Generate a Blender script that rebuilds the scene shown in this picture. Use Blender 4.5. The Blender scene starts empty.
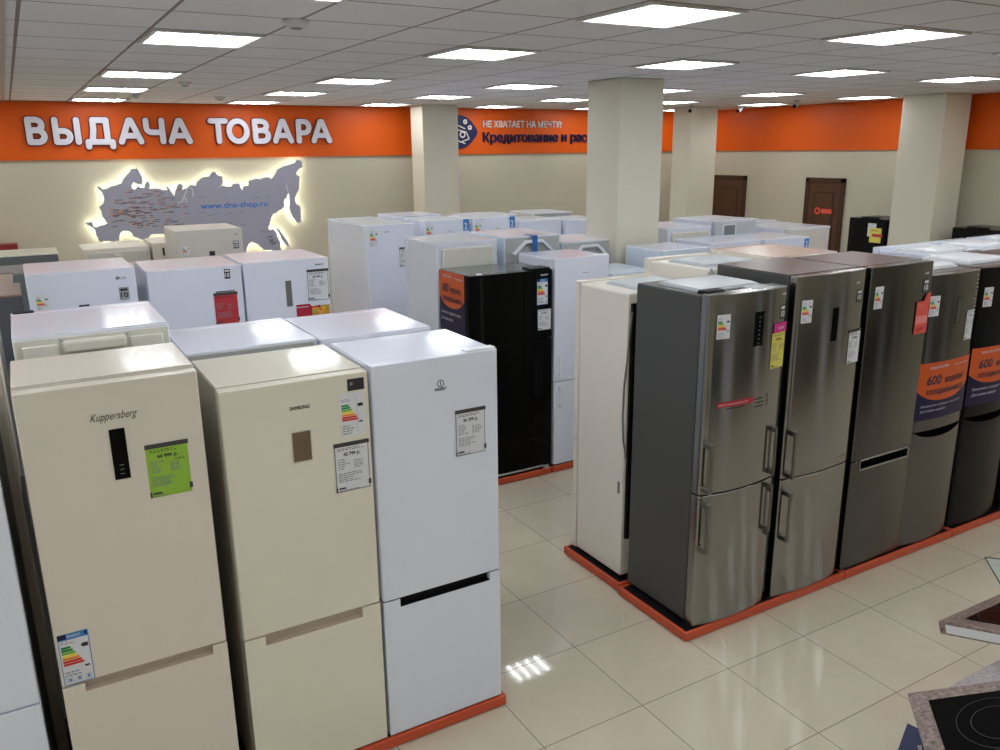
import bpy, bmesh, math, random
from mathutils import Vector, Matrix
random.seed(7)
S = bpy.context.scene
COL = S.collection
PI = math.pi
CEIL = 3.377

# ------------------------------------------------------------------ materials
def new_mat(name):
    m = bpy.data.materials.new(name); m.use_nodes = True
    return m, m.node_tree.nodes, m.node_tree.links, m.node_tree.nodes['Principled BSDF']

def mat(name, c, rough=.5, metal=0., spec=.5, coat=0., noise=0., nscale=8., aniso=0., bump=0., bscale=60.):
    m, N, L, b = new_mat(name)
    b.inputs['Base Color'].default_value = (*c, 1)
    b.inputs['Roughness'].default_value = rough
    b.inputs['Metallic'].default_value = metal
    b.inputs['Specular IOR Level'].default_value = spec
    b.inputs['Coat Weight'].default_value = coat
    b.inputs['Coat Roughness'].default_value = .04
    tc = N.new('ShaderNodeTexCoord')
    nz = N.new('ShaderNodeTexNoise'); nz.inputs['Scale'].default_value = nscale; nz.inputs['Detail'].default_value = 4
    L.new(tc.outputs['Object'], nz.inputs['Vector'])
    k = noise if noise else .015
    r = N.new('ShaderNodeMix'); r.data_type = 'RGBA'
    r.inputs[6].default_value = (*[v*(1-k) for v in c], 1); r.inputs[7].default_value = (*[min(1, v*(1+k)) for v in c], 1)
    L.new(nz.outputs['Fac'], r.inputs[0]); L.new(r.outputs[2], b.inputs['Base Color'])
    if bump:
        n2 = N.new('ShaderNodeTexNoise'); n2.inputs['Scale'].default_value = bscale
        L.new(tc.outputs['Object'], n2.inputs['Vector'])
        bp = N.new('ShaderNodeBump'); bp.inputs['Strength'].default_value = bump; bp.inputs['Distance'].default_value = .002
        L.new(n2.outputs['Fac'], bp.inputs['Height']); L.new(bp.outputs['Normal'], b.inputs['Normal'])
    return m

def emat(name, c, s):
    m = bpy.data.materials.new(name); m.use_nodes = True
    N = m.node_tree.nodes; N.clear()
    e = N.new('ShaderNodeEmission'); e.inputs[0].default_value = (*c, 1); e.inputs[1].default_value = s
    o = N.new('ShaderNodeOutputMaterial'); m.node_tree.links.new(e.outputs[0], o.inputs[0])
    return m

def brushed(name, c, rough=.32, horizontal=False, an=0.):
    m, N, L, b = new_mat(name)
    if an:
        b.inputs['Anisotropic'].default_value = an; b.inputs['Anisotropic Rotation'].default_value = .25; tg = N.new('ShaderNodeTangent'); tg.direction_type = 'RADIAL'; tg.axis = 'Z'; L.new(tg.outputs[0], b.inputs['Tangent'])
    b.inputs['Metallic'].default_value = 1; b.inputs['Roughness'].default_value = rough
    tc = N.new('ShaderNodeTexCoord'); mp = N.new('ShaderNodeMapping')
    mp.inputs['Scale'].default_value = (2, 2, 300) if horizontal else (260, 40, 1.2)
    nz = N.new('ShaderNodeTexNoise'); nz.inputs['Scale'].default_value = 1.5; nz.inputs['Detail'].default_value = 3
    L.new(tc.outputs['Object'], mp.inputs[0]); L.new(mp.outputs[0], nz.inputs['Vector'])
    r = N.new('ShaderNodeMix'); r.data_type = 'RGBA'
    r.inputs[6].default_value = (*[v*.975 for v in c], 1); r.inputs[7].default_value = (*[v*1.025 for v in c], 1)
    L.new(nz.outputs['Fac'], r.inputs[0]); L.new(r.outputs[2], b.inputs['Base Color'])
    rr = N.new('ShaderNodeMapRange'); rr.inputs[3].default_value = rough*.97; rr.inputs[4].default_value = rough*1.03
    L.new(nz.outputs['Fac'], rr.inputs[0]); L.new(rr.outputs[0], b.inputs['Roughness'])
    return m

M = {}
M['white'] = mat('gloss_white_enamel', (.755, .795, .92), .13, spec=.4, coat=.1, bump=.12, bscale=9)
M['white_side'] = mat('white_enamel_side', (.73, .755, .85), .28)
M['white_plastic'] = mat('white_plastic', (.76, .79, .86), .4)
M['bluewhite'] = mat('cool_white_enamel', (.62, .70, .79), .28)
M['pinkwhite'] = mat('white_film_top', (.77, .76, .84), .2, spec=.3)
M['pink_reflection_top'] = mat('cream_top_pink_reflection', (.60, .50, .43), .22)  # pinkish tint paints the orange band's reflection into a cream top
M['cream'] = mat('gloss_cream_enamel', (.765, .735, .62), .10, coat=.4, bump=.12, bscale=9)
M['slate'] = mat('slate_grey_panel', (.15, .17, .18), .35)
M['cream2'] = mat('matt_cream_enamel', (.715, .665, .58), .2, coat=.15, bump=.1, bscale=9)
M['cream_side'] = mat('cream_side_enamel', (.78, .73, .63), .35)
M['cream_pale'] = mat('pale_cream_enamel', (.80, .75, .68), .3)
M['dullbeige'] = mat('dull_beige_top', (.33, .285, .25), .35)
M['beige_white'] = mat('off_white_enamel', (.66, .63, .58), .35)
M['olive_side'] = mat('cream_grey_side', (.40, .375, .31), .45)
M['handle_beige'] = mat('beige_plastic', (.50, .42, .34), .45)
M['foam_cream'] = mat('pale_cream_plastic', (.68, .67, .60), .5)
M['translucent'] = mat('milky_plastic', (.72, .71, .64), .3, noise=.2, nscale=5)
M['greygreen'] = mat('grey_galvanised_panel', (.42, .43, .43), .5)
M['steel'] = brushed('stainless_steel', (.30, .303, .298), .17, an=.8)
M['steel2'] = brushed('stainless_steel_warm', (.31, .31, .302), .18, an=.8)
M['darksteel'] = brushed('dark_steel', (.125, .125, .123), .22, an=.7)
M['darksteel2'] = brushed('graphite_steel', (.155, .153, .15), .22, an=.7)
M['blacksteel'] = mat('black_brushed_door', (.006, .006, .007), .22, spec=.16)
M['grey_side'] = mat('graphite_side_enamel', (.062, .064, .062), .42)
M['brown_reflection_top'] = mat('grey_top_brown_reflection', (.085, .058, .052), .3)  # dark grey top with its brownish reflection put into the colour
M['grey_cover'] = mat('light_grey_plastic_cover', (.56, .60, .65), .35)
M['white_cover'] = mat('white_plastic_cover', (.78, .80, .84), .35)
M['blackgloss'] = mat('gloss_black_glass', (.003, .003, .003), .14, spec=.08)
M['black'] = mat('black_plastic', (.004, .004, .005), .5, spec=.2)
M['darkgap'] = mat('dark_gasket_and_grip_shade', (.002, .002, .002), .9, spec=.0)  # gasket black, also painting the shade inside the crescent grips
M['topgrey'] = mat('dark_grey_top', (.10, .105, .11), .22)
M['chrome'] = brushed('satin_aluminium', (.5, .5, .5), .3)
M['barsteel'] = brushed('handle_metal', (.2, .195, .18), .33)
M['paper'] = mat('white_paper', (.70, .72, .77), .5)
M['tagbar'] = mat('dark_grey_tag_strip', (.05, .045, .05), .5)
M['ink'] = mat('black_ink', (.02, .02, .025), .6)
M['grey_ink'] = mat('grey_ink', (.22, .23, .26), .6)
M['lime'] = mat('lime_paper', (.28, .52, .05), .5)
M['yellow'] = mat('yellow_paper', (.72, .66, .12), .5)
M['magenta'] = mat('magenta_paper', (.62, .03, .25), .5)
M['redpaper'] = mat('red_paper', (.50, .03, .04), .5)
M['coral'] = mat('coral_paper', (.72, .09, .07), .5)
M['coral_pale'] = mat('pale_coral_print', (.78, .25, .25), .5)
M['crimson'] = mat('crimson_print', (.42, .01, .04), .4)
M['eublue'] = mat('label_blue', (.03, .2, .55), .5)
M['eunavy'] = mat('label_navy', (.010, .012, .07), .5, spec=.3)
M['eg'] = mat('label_green', (.01, .25, .06), .5); M['eg2'] = mat('label_light_green', (.2, .45, .05), .5)
M['ey'] = mat('label_yellow', (.85, .7, .03), .5); M['eo'] = mat('label_orange', (.85, .28, .03), .5); M['er'] = mat('label_red', (.6, .03, .02), .5)
M['orange'] = mat('orange_panel', (.70, .10, .004), .45, spec=.3)
M['posterorange'] = mat('poster_orange', (.60, .10, .022), .4, spec=.3)
M['posternavy'] = mat('poster_navy', (.010, .008, .045), .45, spec=.3)
M['posterink'] = mat('poster_ink', (.04, .025, .05), .5)
M['postertext'] = mat('poster_white_print', (.6, .58, .7), .5)
M['wall'] = mat('painted_wall', (.53, .49, .375), .75, noise=.02, nscale=3, bump=.05)
M['pillar'] = mat('painted_pillar', (.68, .65, .535), .7, noise=.015, nscale=3)
M['plinth'] = mat('red_orange_plinth', (.58, .082, .028), .38)
M['wood'] = mat('dark_brown_wood', (.055, .02, .009), .35, noise=.3, nscale=6)
M['woodlight'] = mat('brown_wood_panel', (.085, .032, .014), .35, noise=.25, nscale=9)
M['letterwhite'] = mat('letter_face', (.70, .68, .76), .35)
M['letteredge'] = mat('letter_outline', (.16, .02, .012), .5)
M['navy'] = mat('navy_letter', (.010, .008, .05), .45, spec=.3)
M['signwhite'] = mat('sign_white', (.78, .72, .68), .45)
M['map'] = mat('grey_lilac_map_panel', (.36, .36, .45), .5, noise=.04, nscale=4)
M['mapblue'] = mat('blue_lettering', (.005, .16, .56), .5)
M['mapwhite'] = mat('map_river_print', (.60, .60, .66), .5)
M['redbox'] = mat('dark_red_paint', (.22, .012, .015), .5)
M['signred'] = mat('door_sign_red', (.75, .06, .03), .5)
M['tape'] = mat('blue_tape', (.01, .12, .42), .4)
M['tee'] = mat('ceiling_trim', (.42, .36, .33), .5)
M['detector'] = mat('detector_plastic', (.62, .63, .64), .5)
M['glass_edge'] = mat('dark_green_glass_edge', (.01, .06, .05), .15)
M['bluecard'] = mat('blue_card', (.02, .026, .09), .5, spec=.3)
M['food'] = mat('food_print', (.6, .3, .05), .5, noise=.7, nscale=40)
M['bronze'] = mat('bronze_display', (.16, .11, .07), .35)
M['cable'] = mat('grey_cable', (.15, .15, .15), .5)
M['ringgrey'] = mat('hob_ring_print', (.05, .05, .05), .4)
M['screen'] = mat('grey_display', (.22, .24, .25), .25)

# granite
def granite(name, a, b_):
    m, N, L, b = new_mat(name)
    b.inputs['Roughness'].default_value = .35
    tc = N.new('ShaderNodeTexCoord'); nz = N.new('ShaderNodeTexNoise'); nz.inputs['Scale'].default_value = 70; nz.inputs['Detail'].default_value = 10
    nz.inputs['Roughness'].default_value = .7
    L.new(tc.outputs['Object'], nz.inputs['Vector'])
    cr = N.new('ShaderNodeValToRGB'); cr.color_ramp.elements[0].position = .35; cr.color_ramp.elements[0].color = (*a, 1)
    cr.color_ramp.elements[1].position = .68; cr.color_ramp.elements[1].color = (*b_, 1)
    L.new(nz.outputs['Fac'], cr.inputs[0]); L.new(cr.outputs[0], b.inputs['Base Color'])
    return m
M['granite'] = granite('brown_granite_laminate', (.07, .045, .038), (.36, .27, .24))
M['granite2'] = granite('grey_lilac_laminate', (.20, .17, .18), (.40, .35, .36))
# glass
gm, N_, L_, b_ = new_mat('clear_glass'); b_.inputs['Transmission Weight'].default_value = .85; b_.inputs['Roughness'].default_value = .03
b_.inputs['Base Color'].default_value = (.75, .85, .85, 1); b_.inputs['IOR'].default_value = 1.1
M['glass'] = gm

def grid_mat(name, ox, oy, pitch, lw, ca, cb, cline, rough, bumpy=0, nscale=3., coat=0., tile_var=.03, rline=.6):
    """square tiles drawn from world coordinates, with thin joints"""
    m, N, L, b = new_mat(name)
    tc = N.new('ShaderNodeTexCoord'); sp = N.new('ShaderNodeSeparateXYZ'); L.new(tc.outputs['Object'], sp.inputs[0])
    def math_(op, a, b2=None):
        n = N.new('ShaderNodeMath'); n.operation = op
        for i, v in enumerate((a, b2)):
            if v is None: continue
            if isinstance(v, (int, float)): n.inputs[i].default_value = v
            else: L.new(v, n.inputs[i])
        return n.outputs[0]
    ds, ids = [], []
    for out, o in ((sp.outputs[0], ox), (sp.outputs[1], oy)):
        u = math_('DIVIDE', math_('SUBTRACT', out, o), pitch)
        ids.append(math_('FLOOR', u))
        fr = math_('FRACT', u)
        ds.append(math_('MINIMUM', fr, math_('SUBTRACT', 1.0, fr)))
    d = math_('MINIMUM', ds[0], ds[1])
    line = math_('LESS_THAN', d, lw/pitch/2)
    cmb = N.new('ShaderNodeCombineXYZ'); L.new(ids[0], cmb.inputs[0]); L.new(ids[1], cmb.inputs[1])
    wn = N.new('ShaderNodeTexWhiteNoise'); wn.noise_dimensions = '2D'; L.new(cmb.outputs[0], wn.inputs['Vector'])
    add = N.new('ShaderNodeVectorMath'); add.operation = 'ADD'
    L.new(tc.outputs['Object'], add.inputs[0])
    sc = N.new('ShaderNodeVectorMath'); sc.operation = 'SCALE'; L.new(cmb.outputs[0], sc.inputs[0]); sc.inputs['Scale'].default_value = 7.3
    L.new(sc.outputs[0], add.inputs[1])
    nz = N.new('ShaderNodeTexNoise'); nz.inputs['Scale'].default_value = nscale; nz.inputs['Detail'].default_value = 6; nz.inputs['Roughness'].default_value = .6
    nz.inputs['Distortion'].default_value = .6
    L.new(add.outputs[0], nz.inputs['Vector'])
    mx = N.new('ShaderNodeMix'); mx.data_type = 'RGBA'; mx.inputs[6].default_value = (*ca, 1); mx.inputs[7].default_value = (*cb, 1)
    L.new(nz.outputs['Fac'], mx.inputs[0])
    hs = N.new('ShaderNodeHueSaturation'); L.new(mx.outputs[2], hs.inputs['Color'])
    L.new(math_('ADD', 1-tile_var, math_('MULTIPLY', wn.outputs['Value'], 2*tile_var)), hs.inputs['Value'])
    m2 = N.new('ShaderNodeMix'); m2.data_type = 'RGBA'; L.new(line, m2.inputs[0]); L.new(hs.outputs[0], m2.inputs[6]); m2.inputs[7].default_value = (*cline, 1)
    L.new(m2.outputs[2], b.inputs['Base Color'])
    mr = N.new('ShaderNodeMix'); mr.data_type = 'FLOAT'; L.new(line, mr.inputs[0]); mr.inputs[2].default_value = rough; mr.inputs[3].default_value = rline
    L.new(mr.outputs[0], b.inputs['Roughness'])
    b.inputs['Coat Weight'].default_value = coat
    if bumpy:
        n3 = N.new('ShaderNodeTexNoise'); n3.inputs['Scale'].default_value = 90; L.new(tc.outputs['Object'], n3.inputs['Vector'])
        bp = N.new('ShaderNodeBump'); bp.inputs['Strength'].default_value = bumpy; bp.inputs['Distance'].default_value = .003
        L.new(n3.outputs['Fac'], bp.inputs['Height']); L.new(bp.outputs['Normal'], b.inputs['Normal'])
    return m
FX, FY = 2.424, 2.778
CX, CY = .7425, 4.833
M['floor'] = grid_mat('polished_porcelain_tiles', FX, FY, .6, .0045, (.55, .485, .37), (.66, .595, .47), (.15, .13, .10), .045, nscale=2.6)
M['ceiling'] = grid_mat('suspended_ceiling_tiles', CX, CY, .6, .018, (.68, .665, .675), (.72, .705, .715), (.22, .18, .17), .85, bumpy=.25, nscale=20, tile_var=.015, rline=.8)
M['tube'] = emat('lamp_tube_light', (.93, .975, 1), 30)
M['diffuser'] = emat('diffuser_light', (.93, .975, 1), 5)
M['led'] = emat('led_strip_light', (1, 1, .82), 13)
M['lampframe'] = mat('lamp_frame_white', (.7, .7, .7), .5)

# ------------------------------------------------------------------ mesh helpers
class MB:
    """collects shapes with several materials and links them as one mesh object"""
    def __init__(s): s.v = []; s.f = []; s.m = []; s.mats = []
    def mi(s, m):
        m = M[m] if isinstance(m, str) else m
        if m not in s.mats: s.mats.append(m)
        return s.mats.index(m)
    def add(s, vs, fs, m):
        o = len(s.v); i = s.mi(m)
        s.v += [tuple(v) for v in vs]; s.f += [[o+k for k in f] for f in fs]; s.m += [i]*len(fs)
    def box(s, x0, x1, y0, y1, z0, z1, m):
        s.add([(x, y, z) for z in (z0, z1) for y in (y0, y1) for x in (x0, x1)],
              [(0, 2, 3, 1), (4, 5, 7, 6), (0, 1, 5, 4), (2, 6, 7, 3), (0, 4, 6, 2), (1, 3, 7, 5)], m)
    def prism(s, pts, z0, z1, m, axis='z'):
        """pts: 2D outline (counter-clockwise seen from +axis); axis z:(x,y) y:(x,z) x:(y,z)"""
        n = len(pts)
        def P(p, h): return (p[0], p[1], h) if axis == 'z' else ((p[0], h, p[1]) if axis == 'y' else (h, p[0], p[1]))
        vs = [P(p, z0) for p in pts] + [P(p, z1) for p in pts]
        fs = [tuple(range(n))[::-1], tuple(range(n, 2*n))] + [(i, (i+1) % n, n+(i+1) % n, n+i) for i in range(n)]
        s.add(vs, fs, m)
    def tube(s, path, r, m, seg=8, closed=False):
        path = [Vector(p) for p in path]; n = len(path); rings = []
        up = Vector((0, 0, 1))
        for i, p in enumerate(path):
            a = path[i-1] if i or closed else p
            b = path[(i+1) % n] if i < n-1 or closed else p
            d = (b-a).normalized() if (b-a).length > 1e-9 else Vector((0, 0, 1))
            u = up if abs(d.dot(up)) < .95 else Vector((1, 0, 0))
            x = d.cross(u).normalized(); y = x.cross(d)
            rings.append([p+(x*math.cos(t)+y*math.sin(t))*r for t in [2*PI*k/seg for k in range(seg)]])
        vs = [v for R in rings for v in R]; fs = []
        for i in range(n-1 if not closed else n):
            j = (i+1) % n
            for k in range(seg): fs.append((i*seg+k, i*seg+(k+1) % seg, j*seg+(k+1) % seg, j*seg+k))
        if not closed: fs += [tuple(range(seg))[::-1], tuple(range((n-1)*seg, n*seg))]
        s.add(vs, fs, m)
    def cyl(s, c, r0, r1, z0, z1, m, seg=24):
        vs = [(c[0]+r*math.cos(2*PI*k/seg), c[1]+r*math.sin(2*PI*k/seg), z) for r, z in ((r0, z0), (r1, z1)) for k in range(seg)]
        s.add(vs, [tuple(range(seg))[::-1], tuple(range(seg, 2*seg))]+[(k, (k+1) % seg, seg+(k+1) % seg, seg+k) for k in range(seg)], m)
    def build(s, name, parent=None, bevel=0, smooth=True, loc=None, seg=2, fix=True):
        me = bpy.data.meshes.new(name); me.from_pydata(s.v, [], s.f)
        for m in s.mats: me.materials.append(m)
        for p, i in zip(me.polygons, s.m): p.material_index = i
        if fix:
            bm = bmesh.new(); bm.from_mesh(me)
            bmesh.ops.recalc_face_normals(bm, faces=bm.faces)
            bm.to_mesh(me); bm.free()
        me.update()
        if smooth:
            me.polygons.foreach_set('use_smooth', [True]*len(me.polygons))
            me.set_sharp_from_angle(angle=math.radians(32))
        o = bpy.data.objects.new(name, me); COL.objects.link(o)
        if bevel:
            b = o.modifiers.new('bevel', 'BEVEL'); b.width = bevel; b.segments = seg; b.limit_method = 'ANGLE'; b.angle_limit = math.radians(40)
            b.harden_normals = False
        if parent: o.parent = parent
        if loc: o.location = loc
        return o

def tag(o, label=None, cat=None, group=None, kind=None):
    if label: o['label'] = label
    if cat: o['category'] = cat
    if group: o['group'] = group
    if kind: o['kind'] = kind
    return o

def empty(name, loc, rz=0, label=None, cat=None, group=None):
    o = bpy.data.objects.new(name, None); o.empty_display_size = .1
    COL.objects.link(o); o.location = loc; o.rotation_euler = (0, 0, rz)
    return tag(o, label, cat, group)

def struct(mb, name, **k):
    o = mb.build(name, **k); o['kind'] = 'structure'; return o

def children(o): return [c for c in COL.objects if c.parent == o]
def copy_tree(o, parent=None):
    c = o.copy(); COL.objects.link(c); c.parent = parent
    for ch in children(o): copy_tree(ch, c)
    return c

from mathutils.geometry import delaunay_2d_cdt
_txt = {}
_base = {}
def glyph_loops(s, shear):
    """outline loops of a line of text"""
    cu = bpy.data.curves.new('lettering_tmp', 'FONT'); cu.body = s; cu.shear = shear; cu.resolution_u = 3
    cu.dimensions = '2D'; cu.fill_mode = 'NONE'
    o = bpy.data.objects.new('lettering_tmp', cu); COL.objects.link(o)
    dg = bpy.context.evaluated_depsgraph_get(); me = bpy.data.meshes.new_from_object(o.evaluated_get(dg))
    V = [v.co.to_2d() for v in me.vertices]; adj = {}
    for e in me.edges:
        a, b = e.vertices; adj.setdefault(a, []).append(b); adj.setdefault(b, []).append(a)
    loops = []; seen = set()
    for st in sorted(adj):
        if st in seen: continue
        L = [st]; seen.add(st); cur = st
        while True:
            nx = [k for k in adj[cur] if k not in seen]
            if not nx: break
            cur = min(nx) if len(L) == 1 else nx[0]; L.append(cur); seen.add(cur)
        P = []
        for k in L:
            if not P or (V[k]-P[-1]).length > 2e-4: P.append(V[k])
        if len(P) > 2 and (P[0]-P[-1]).length <= 2e-4: P.pop()
        if len(P) > 2: loops.append(P)
    bpy.data.objects.remove(o); bpy.data.curves.remove(cu); bpy.data.meshes.remove(me)
    return loops

def wind(pt, P):
    w = 0; x, y = pt; n = len(P)
    for i in range(n):
        a, b = P[i-1], P[i]
        if a[1] <= y:
            if b[1] > y and (b[0]-a[0])*(y-a[1])-(x-a[0])*(b[1]-a[1]) > 0: w += 1
        elif b[1] <= y and (b[0]-a[0])*(y-a[1])-(x-a[0])*(b[1]-a[1]) < 0: w -= 1
    return w

def fill(s, shear):
    """triangles of the text by the non-zero winding rule"""
    k = (s, shear)
    if k in _base: return _base[k]
    loops = glyph_loops(s, shear)
    # letters one by one: clusters of loops that overlap in x
    bb = sorted(((min(p[0] for p in P), max(p[0] for p in P), P) for P in loops), key=lambda t: t[0])
    groups = []
    for a, b, P in bb:
        if groups and a < groups[-1][1]-.001: groups[-1][1] = max(groups[-1][1], b); groups[-1][2].append(P)
        else: groups.append([a, b, [P]])
    vs = []; fs = []
    for a, b, G in groups:
        v = []; e = []
        for P in G:
            o = len(v); v += P; e += [(o+i, o+(i+1) % len(P)) for i in range(len(P))]
        r = delaunay_2d_cdt(v, e, [], 0, 1e-5); o = len(vs)
        vs += [(p[0], p[1]) for p in r[0]]
        for f in r[2]:
            c = (sum(r[0][q][0] for q in f)/len(f), sum(r[0][q][1] for q in f)/len(f))
            if sum(wind(c, P) for P in G) != 0: fs.append(tuple(o+q for q in f))
    _base[k] = (vs, fs, loops)
    return _base[k]

def text_geo(s, offset=0., shear=0., extrude=0.):
    """offset thickens the strokes by laying shifted copies over each other; extrude gives half the depth"""
    k = (s, offset, shear, extrude)
    if k not in _txt:
        v0, f0, loops = fill(s, shear)
        sh = [(0, 0)] if offset <= 0 else [(0, 0), (offset, offset), (-offset, offset), (offset, -offset), (-offset, -offset)]
        vs = []; fs = []
        for i, (dx, dy) in enumerate(sh):
            o = len(vs); z = extrude+i*.0012
            vs += [(x+dx, y+dy, z) for x, y in v0]; fs += [tuple(o+q for q in f) for f in f0]
            if extrude:
                for P in loops:
                    o = len(vs); n = len(P)
                    vs += [(p[0]+dx, p[1]+dy, z) for p in P]+[(p[0]+dx, p[1]+dy, -extrude) for p in P]
                    fs += [(q, (q+1) % n, n+(q+1) % n, n+q) for q in range(0)]+[(o+q, o+(q+1) % n, o+n+(q+1) % n, o+n+q) for q in range(n)]
        _txt[k] = (vs, fs)
    return _txt[k]

class Decal:
    """flat printed thing drawn in (u,v) metres; fn maps (u,v,lift) onto the carrying surface"""
    def __init__(s, fn, lift=.0012): s.mb = MB(); s.fn = fn; s.l = lift
    def poly(s, pts, m, up=.0003):
        s.l += up; s.mb.add([s.fn(u, v, s.l) for u, v in pts], [tuple(range(len(pts)))], m)
    def rect(s, u0, v0, u1, v1, m, n=1, up=.0003):
        s.l += up
        vs = [s.fn(u0+(u1-u0)*i/n, v, s.l) for i in range(n+1) for v in (v0, v1)]
        s.mb.add(vs, [(2*i, 2*i+2, 2*i+3, 2*i+1) for i in range(n)], m)
    def text(s, t, u, v, size, m, width=None, offset=0., shear=0., up=.0003, centre=False):
        s.l += up
        vs, fs = text_geo(t, offset, shear)
        if not vs: return
        x0 = min(p[0] for p in vs); x1 = max(p[0] for p in vs)
        sx = size if width is None else width/(x1-x0)
        du = -(x1-x0)*sx/2 if centre else 0
        s.mb.add([s.fn(u+du+(p[0]-x0)*sx, v+p[1]*size, s.l+p[2]*.05) for p in vs], fs, m); s.l += .0002
    def dashes(s, u0, v0, u1, v1, rows, m, fill=.7, up=.0003):
        s.l += up; h = (v1-v0)/rows
        for r in range(rows):
            u = u0; v = v0+r*h
            end = u0+(u1-u0)*random.uniform(fill*.7, 1)
            while u < end-.003:
                w = min(random.uniform(.006, .02), end-u)
                s.mb.add([s.fn(a, b, s.l) for a, b in ((u, v+h*.25), (u+w, v+h*.25), (u+w, v+h*.65), (u, v+h*.65))], [(0, 1, 2, 3)], m)
                u += w+.004
    def build(s, name, parent): return s.mb.build(name, parent, smooth=False, fix=False)
# ------------------------------------------------------------------ printed labels
def energy_label(parent, fn, u, v, w, h, eu=False):
    """u,v = lower left corner"""
    D = Decal(fn)
    if eu: D.rect(u, v, u+w, v+h, 'eublue'); D.rect(u+.003, v+.003, u+w-.003, v+h*.88, 'paper')
    else: D.rect(u, v, u+w, v+h, 'paper')
    if eu:
        D.rect(u, v+h*.9, u+w*.28, v+h, 'eunavy'); D.text('ENERG', u+w*.32, v+h*.915, h*.08, 'paper', width=w*.42); D.rect(u+w*.88, v+h*.91, u+w*.95, v+h*.985, 'eunavy')
    cols = ['eg', 'eg', 'eg2', 'ey', 'eo', 'er', 'er']
    top = v+h*(.76 if eu else .74); bh = h*(.055 if h > .1 else .06)
    for i, c in enumerate(cols):
        y1 = top-i*bh; L = w*(.28+.06*i)
        D.poly([(u+w*.07, y1-bh*.85), (u+w*.07+L, y1-bh*.85), (u+w*.07+L+bh*.4, y1-bh*.42), (u+w*.07+L, y1), (u+w*.07, y1)], c, up=.00002)
    D.poly([(u+w*.70, top-bh*.7), (u+w*.76, top), (u+w*.94, top), (u+w*.94, top-bh*1.4), (u+w*.76, top-bh*1.4)], 'ink')
    if not eu: D.rect(u+w*.68, v+h*.08, u+w*.69, v+h*.9, 'grey_ink')
    D.dashes(u+w*.07, v+h*.80, u+w*.6, v+h*.88, 2, 'grey_ink')
    D.dashes(u+w*.07, v+h*.05, u+w*.62, v+h*.28, 4, 'grey_ink')
    if eu:
        for k in range(3): D.rect(u+w*(.1+.3*k), v+h*.05, u+w*(.32+.3*k), v+h*.16, 'mapwhite'); D.rect(u+w*(.18+.3*k), v+h*.07, u+w*(.24+.3*k), v+h*.13, 'eublue')
    D.rect(u+w*.74, v+h*.3, u+w*.9, v+h*.335, 'ink')
    return D.build('energy_label', parent)

def price_tag(parent, fn, u, v, w, h, price, paper='paper', bar=True, clip=True, holder=True, small='', fancy=False):
    D = Decal(fn, .0022)
    if holder: D.rect(u-.004, v-.004, u+w+.004, v+h+.003, 'grey_ink' if paper == 'paper' else 'lime' if paper == 'lime' else paper)
    D.rect(u, v, u+w, v+h, paper)
    if bar: D.rect(u-.006, v+h-.002, u+w+.008, v+h+.016, 'tagbar')
    D.dashes(u+w*.06, v+h*.90, u+w*.94, v+h*.97, 2, 'ink', fill=.95)
    D.text(price, u+w*.5, v+h*.785, h*.10, 'ink', width=w*.52, offset=.03, centre=True)
    if small: D.text(small, u+w*.66, v+h*.70, h*.05, 'ink', width=w*.28, offset=.01)
    D.dashes(u+w*.06, v+h*.48, u+w*.42, v+h*.74, 5, 'grey_ink'); D.dashes(u+w*.55, v+h*.48, u+w*.92, v+h*.68, 4, 'grey_ink')
    D.dashes(u+w*.06, v+h*.20, u+w*.8, v+h*.42, 5, 'grey_ink')
    D.rect(u+w*.05, v+h*.05, u+w*.26, v+h*.085, 'ink')
    D.dashes(u+w*.05, v+h*.0, u+w*.7, v+h*.04, 1, 'grey_ink')
    if clip: D.rect(u+w-.004, v+.012, u+w+.008, v+.035, 'tagbar'); D.rect(u-.006, v-.002, u+.001, v+.02, 'tagbar')
    return D.build('price_tag', parent)

def poster(parent, fn, u0, u1, top, arc, bottom, n=14, seg=20):
    """orange field with a bowed lower edge over a navy field"""
    D = Decal(fn, .001)
    w = u1-u0
    D.rect(u0, bottom, u1, top, 'posternavy', n=n)
    D.l += .0003
    vs = []; fs = []
    for i in range(seg+1):
        t = i/seg; u = u0+w*t
        e = arc+(top-arc)*.30*abs(2*t-1)**2.6
        vs += [D.fn(u, e, D.l), D.fn(u, top, D.l)]
        if i: fs.append((2*i-2, 2*i, 2*i+1, 2*i-1))
    D.mb.add(vs, fs, 'posterorange')
    H = top-arc
    D.text('8-800-77-07-999', u0+w*.17, top-H*.17, H*.10, 'postertext', width=w*.33, offset=.01)
    D.text('www.dns-shop.ru', u0+w*.62, top-H*.17, H*.09, 'postertext', width=w*.34)
    D.text('600', u0+w*.14, top-H*.56, H*.32, 'posterink', width=w*.25, offset=.025, shear=.08)
    D.text('моделей', u0+w*.46, top-H*.56, H*.24, 'posterink', width=w*.40, offset=.016, shear=.08)
    D.text('холодильников', u0+w*.14, top-H*.82, H*.22, 'posterink', width=w*.74, offset=.016, shear=.08)
    B = arc-bottom
    D.text('Закажите в кредит на сайте', u0+w*.08, arc-B*.28+.0, B*.17, 'postertext', width=w*.78, shear=.15)
    D.text('Доставим завтра!', u0+w*.08, arc-B*.55, B*.17, 'postertext', width=w*.46, shear=.15)
    return D.build('promotional_poster', parent)

def logo(parent, fn, t, u, v, size, m='ink', width=None, shear=0., name='brand_lettering', offset=0.):
    D = Decal(fn); D.text(t, u, v, size, m, width=width, shear=shear, offset=offset); return D.build(name, parent)

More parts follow.
